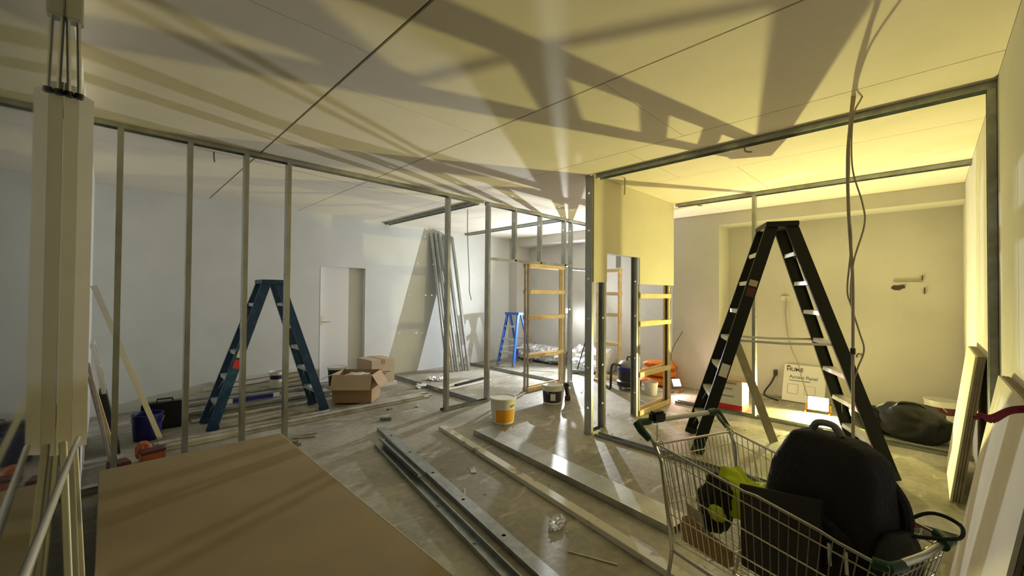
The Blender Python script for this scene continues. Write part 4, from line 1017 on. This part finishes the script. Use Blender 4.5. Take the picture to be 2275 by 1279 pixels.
hv = T('hi_vis_vest', 'fluorescent yellow vest draped over the dark jacket in the cart', 'vest', K(0.2, 0.0, 0.6))
def drape():
    m = MB(); n1, n2 = 16, 12; vs = []; fs = []
    for i in range(n1 + 1):
        for j in range(n2 + 1):
            a, b = i / n1, j / n2
            f = 0.175 + 0.165 * a; n = 0.095 - 0.20 * b
            z = 0.765 + 0.025 * math.sin(a * 5 + b * 3) - 0.03 * a * b + 0.035 * noise.noise(V((a * 4, b * 4, 2)))
            if b < 0.3: z -= (0.3 - b) * 0.35
            vs.append(K(f, n, z))
    for i in range(n1):
        for j in range(n2):
            q = i * (n2 + 1) + j; fs.append((q, q + 1, q + n2 + 2, q + n2 + 1))
    N = len(vs); vs += [v - UP * 0.006 for v in vs]; fs += [tuple(reversed([i + N for i in f])) for f in fs]
    return m.add(vs, fs)
drape().build('shell', M_hivis, hv, smooth=True, angle=180)
MB().blob(K(0.265, 0.168, 0.66), (0.045, 0.016, 0.03), 12, 0.3, 2.5, 3, rz=ca).build('loose_corner', M_hivis, hv, smooth=True, angle=180)
o = MB().blob(K(0.205, 0.10, 0.66), (0.07, 0.075, 0.13), 14, 0.22, 2.2, 4, rz=ca).build('jacket', M_fabric, smooth=True, angle=180)
tag(o, 'crumpled black jacket under the yellow vest in the cart', 'jacket')
cb = T('carton', 'brown cardboard carton tipped in the bottom of the cart', 'box', K(0.2, 0.1, 0.47))
MB().hexa([K(0.11, 0.16, 0.475), K(0.345, 0.16, 0.485), K(0.345, 0.197, 0.485), K(0.11, 0.207, 0.475), K(0.105, 0.16, 0.575), K(0.345, 0.16, 0.545), K(0.345, 0.187, 0.545), K(0.105, 0.197, 0.575)]).build('body', M_card, cb, bevel=0.003)
flap(K(0.105, 0.16, 0.577), K(0.20, 0.16, 0.567), UP * 0.9 - CF * 0.1, 0.05, cb, M_cardl)
hbg = T('shoulder_bag', 'small black shoulder bag with a looped strap at the cart front', 'bag', K(0.76, -0.05, 0.5))
MB().blob(K(0.785, -0.03, 0.665), (0.040, 0.115, 0.15), 21, 0.12, 2.0, 4, rz=ca, power=0.8).build('body', M_bag, hbg, smooth=True, angle=180)
MB().tube(curve_pts([K(0.73, -0.13, 0.78), K(0.80, -0.19, 0.85), K(0.87, -0.20, 0.845), K(0.885, -0.15, 0.82), K(0.82, -0.10, 0.80), K(0.76, -0.07, 0.785)], 6), 0.006, 8).build('strap', M_fabric, hbg, smooth=True)
MB().tube(curve_pts([K(0.70, -0.11, 0.78), K(0.69, -0.13, 0.83), K(0.74, -0.17, 0.85), K(0.78, -0.15, 0.80)], 6), 0.008, 8).build('strap', M_redcloth, hbg, smooth=True)

# ------------------------------------------------------------------ floor litter
def litter(x, y, l, w_, h_, rz, m, label, name='offcut', group=None):
    o = MB().obox((x, y, h_ / 2 + 0.001), (l, w_, h_), rz).build(name, m, bevel=0.0015)
    return tag(o, label, 'offcut', group)
litter(2.49, 4.73, 0.14, 0.05, 0.035, -0.6, M_grey, 'small grey steel offcut on the corridor floor')
litter(1.55, 4.75, 0.22, 0.022, 0.015, -0.5, M_dirt, 'splintered batten scrap beside the brown sheets, lower of two')
litter(1.60, 4.82, 0.20, 0.02, 0.012, -0.15, M_pineg, 'splintered batten scrap beside the brown sheets, upper of two')
litter(2.04, 2.58, 0.13, 0.010, 0.008, 0.9, M_whiteb, 'short pale stick between the studs and the pale batten')
litter(2.09, 1.42, 0.30, 0.009, 0.007, -1.2, M_ivory, 'long thin pale stick near the foot of the cart')
litter(2.35, 2.86, 0.12, 0.05, 0.006, 1.0, M_rubble, 'flat plaster scrap between the studs and the pale batten')
litter(4.25, 5.75, 0.9, 0.10, 0.013, 0.25, M_ivory, 'pale board strip on the floor of the left back room')
litter(4.45, 5.55, 1.1, 0.09, 0.013, 0.08, M_gyp, 'chalky board strip on the left back room floor, nearest the frame')
litter(4.62, 5.72, 0.75, 0.06, 0.03, 0.18, M_blackpl, 'dark metal strip on the left back room floor')
litter(6.35, 5.55, 0.5, 0.03, 0.012, -0.95, M_alup, 'thin shiny strip before the foil insulation')
litter(6.05, 5.75, 0.22, 0.05, 0.012, 0.4, M_grey, 'small dark scrap before the foil insulation')
litter(5.55, 3.98, 0.30, 0.025, 0.010, 0.55, M_ivory, 'white strip on the floor right of the drill')
litter(6.45, 4.35, 0.45, 0.04, 0.015, 1.2, M_pineg, 'grey strip on the floor below the broom, nearer')
litter(6.60, 4.70, 0.45, 0.04, 0.015, 1.35, M_blackpl, 'dark strip on the floor below the broom, farther')
litter(3.10, 4.98, 0.06, 0.04, 0.02, 0.4, M_rubble, 'small plaster lump before the left frame doorway')
litter(2.75, 5.12, 0.07, 0.04, 0.018, 0.2, M_dust, 'small brown scrap before the dirty battens')
pbag = MB().blob((2.23, 1.80, 0.012), (0.095, 0.05, 0.02), 31, 0.35, 3.2, 4, flat=0.002, rz=0.4).build('plastic_bag', M_film)
tag(pbag, 'small crumpled clear plastic bag on the near floor', 'plastic bag')
for i, (x, y) in enumerate([(4.22, 6.35), (4.30, 6.20), (3.75, 5.95)]):
    o = MB().blob((x, y, 0.03), (0.09, 0.06, 0.035), 40 + i, 0.8, 4.0, 3, flat=0.002).build('foil_scrap', M_foil)
    tag(o, ['crumpled foil scrap in the left back room, farther of two', 'crumpled foil scrap in the left back room, nearer of two', 'crumpled foil scrap at the end of the dirty battens'][i], 'scrap')
cr = MB()
for i in range(420):
    x = rnd.uniform(0.9, 7.0); y = rnd.uniform(0.9, 7.0)
    if x < 1.3 and y < 4.5: continue
    if 5.2 < y < 5.6 and x < 3.7: continue
    if y > 5.65 and x < 3.4: continue
    if y < 3.9 and x > 5.9 and y > 2.6: continue
    if 4.2 < y and 3.0 < x < 4.2: continue
    if any(abs((x - a) - (y - b) * (c - a) / (d_ - b)) < e for a, b, c, d_, e in ((2.27, 4.42, 1.72, 1.30, 0.10), (2.02, 3.98, 1.545, 1.30, 0.10), (2.80, 3.98, 2.24, 0.75, 0.09), (3.06, 3.56, 2.765, 1.17, 0.18))): continue
    s = rnd.uniform(0.003, 0.014)
    cr.obox((x, y, s * 0.3 + 0.0005), (s, s * rnd.uniform(0.5, 1.6), s * 0.6), rnd.uniform(0, 3))
cr = cr.build('plaster_crumbs', M_rubble); cr['kind'] = 'stuff'; cr['label'] = 'pale plaster crumbs scattered over the concrete floor'; cr['category'] = 'debris'
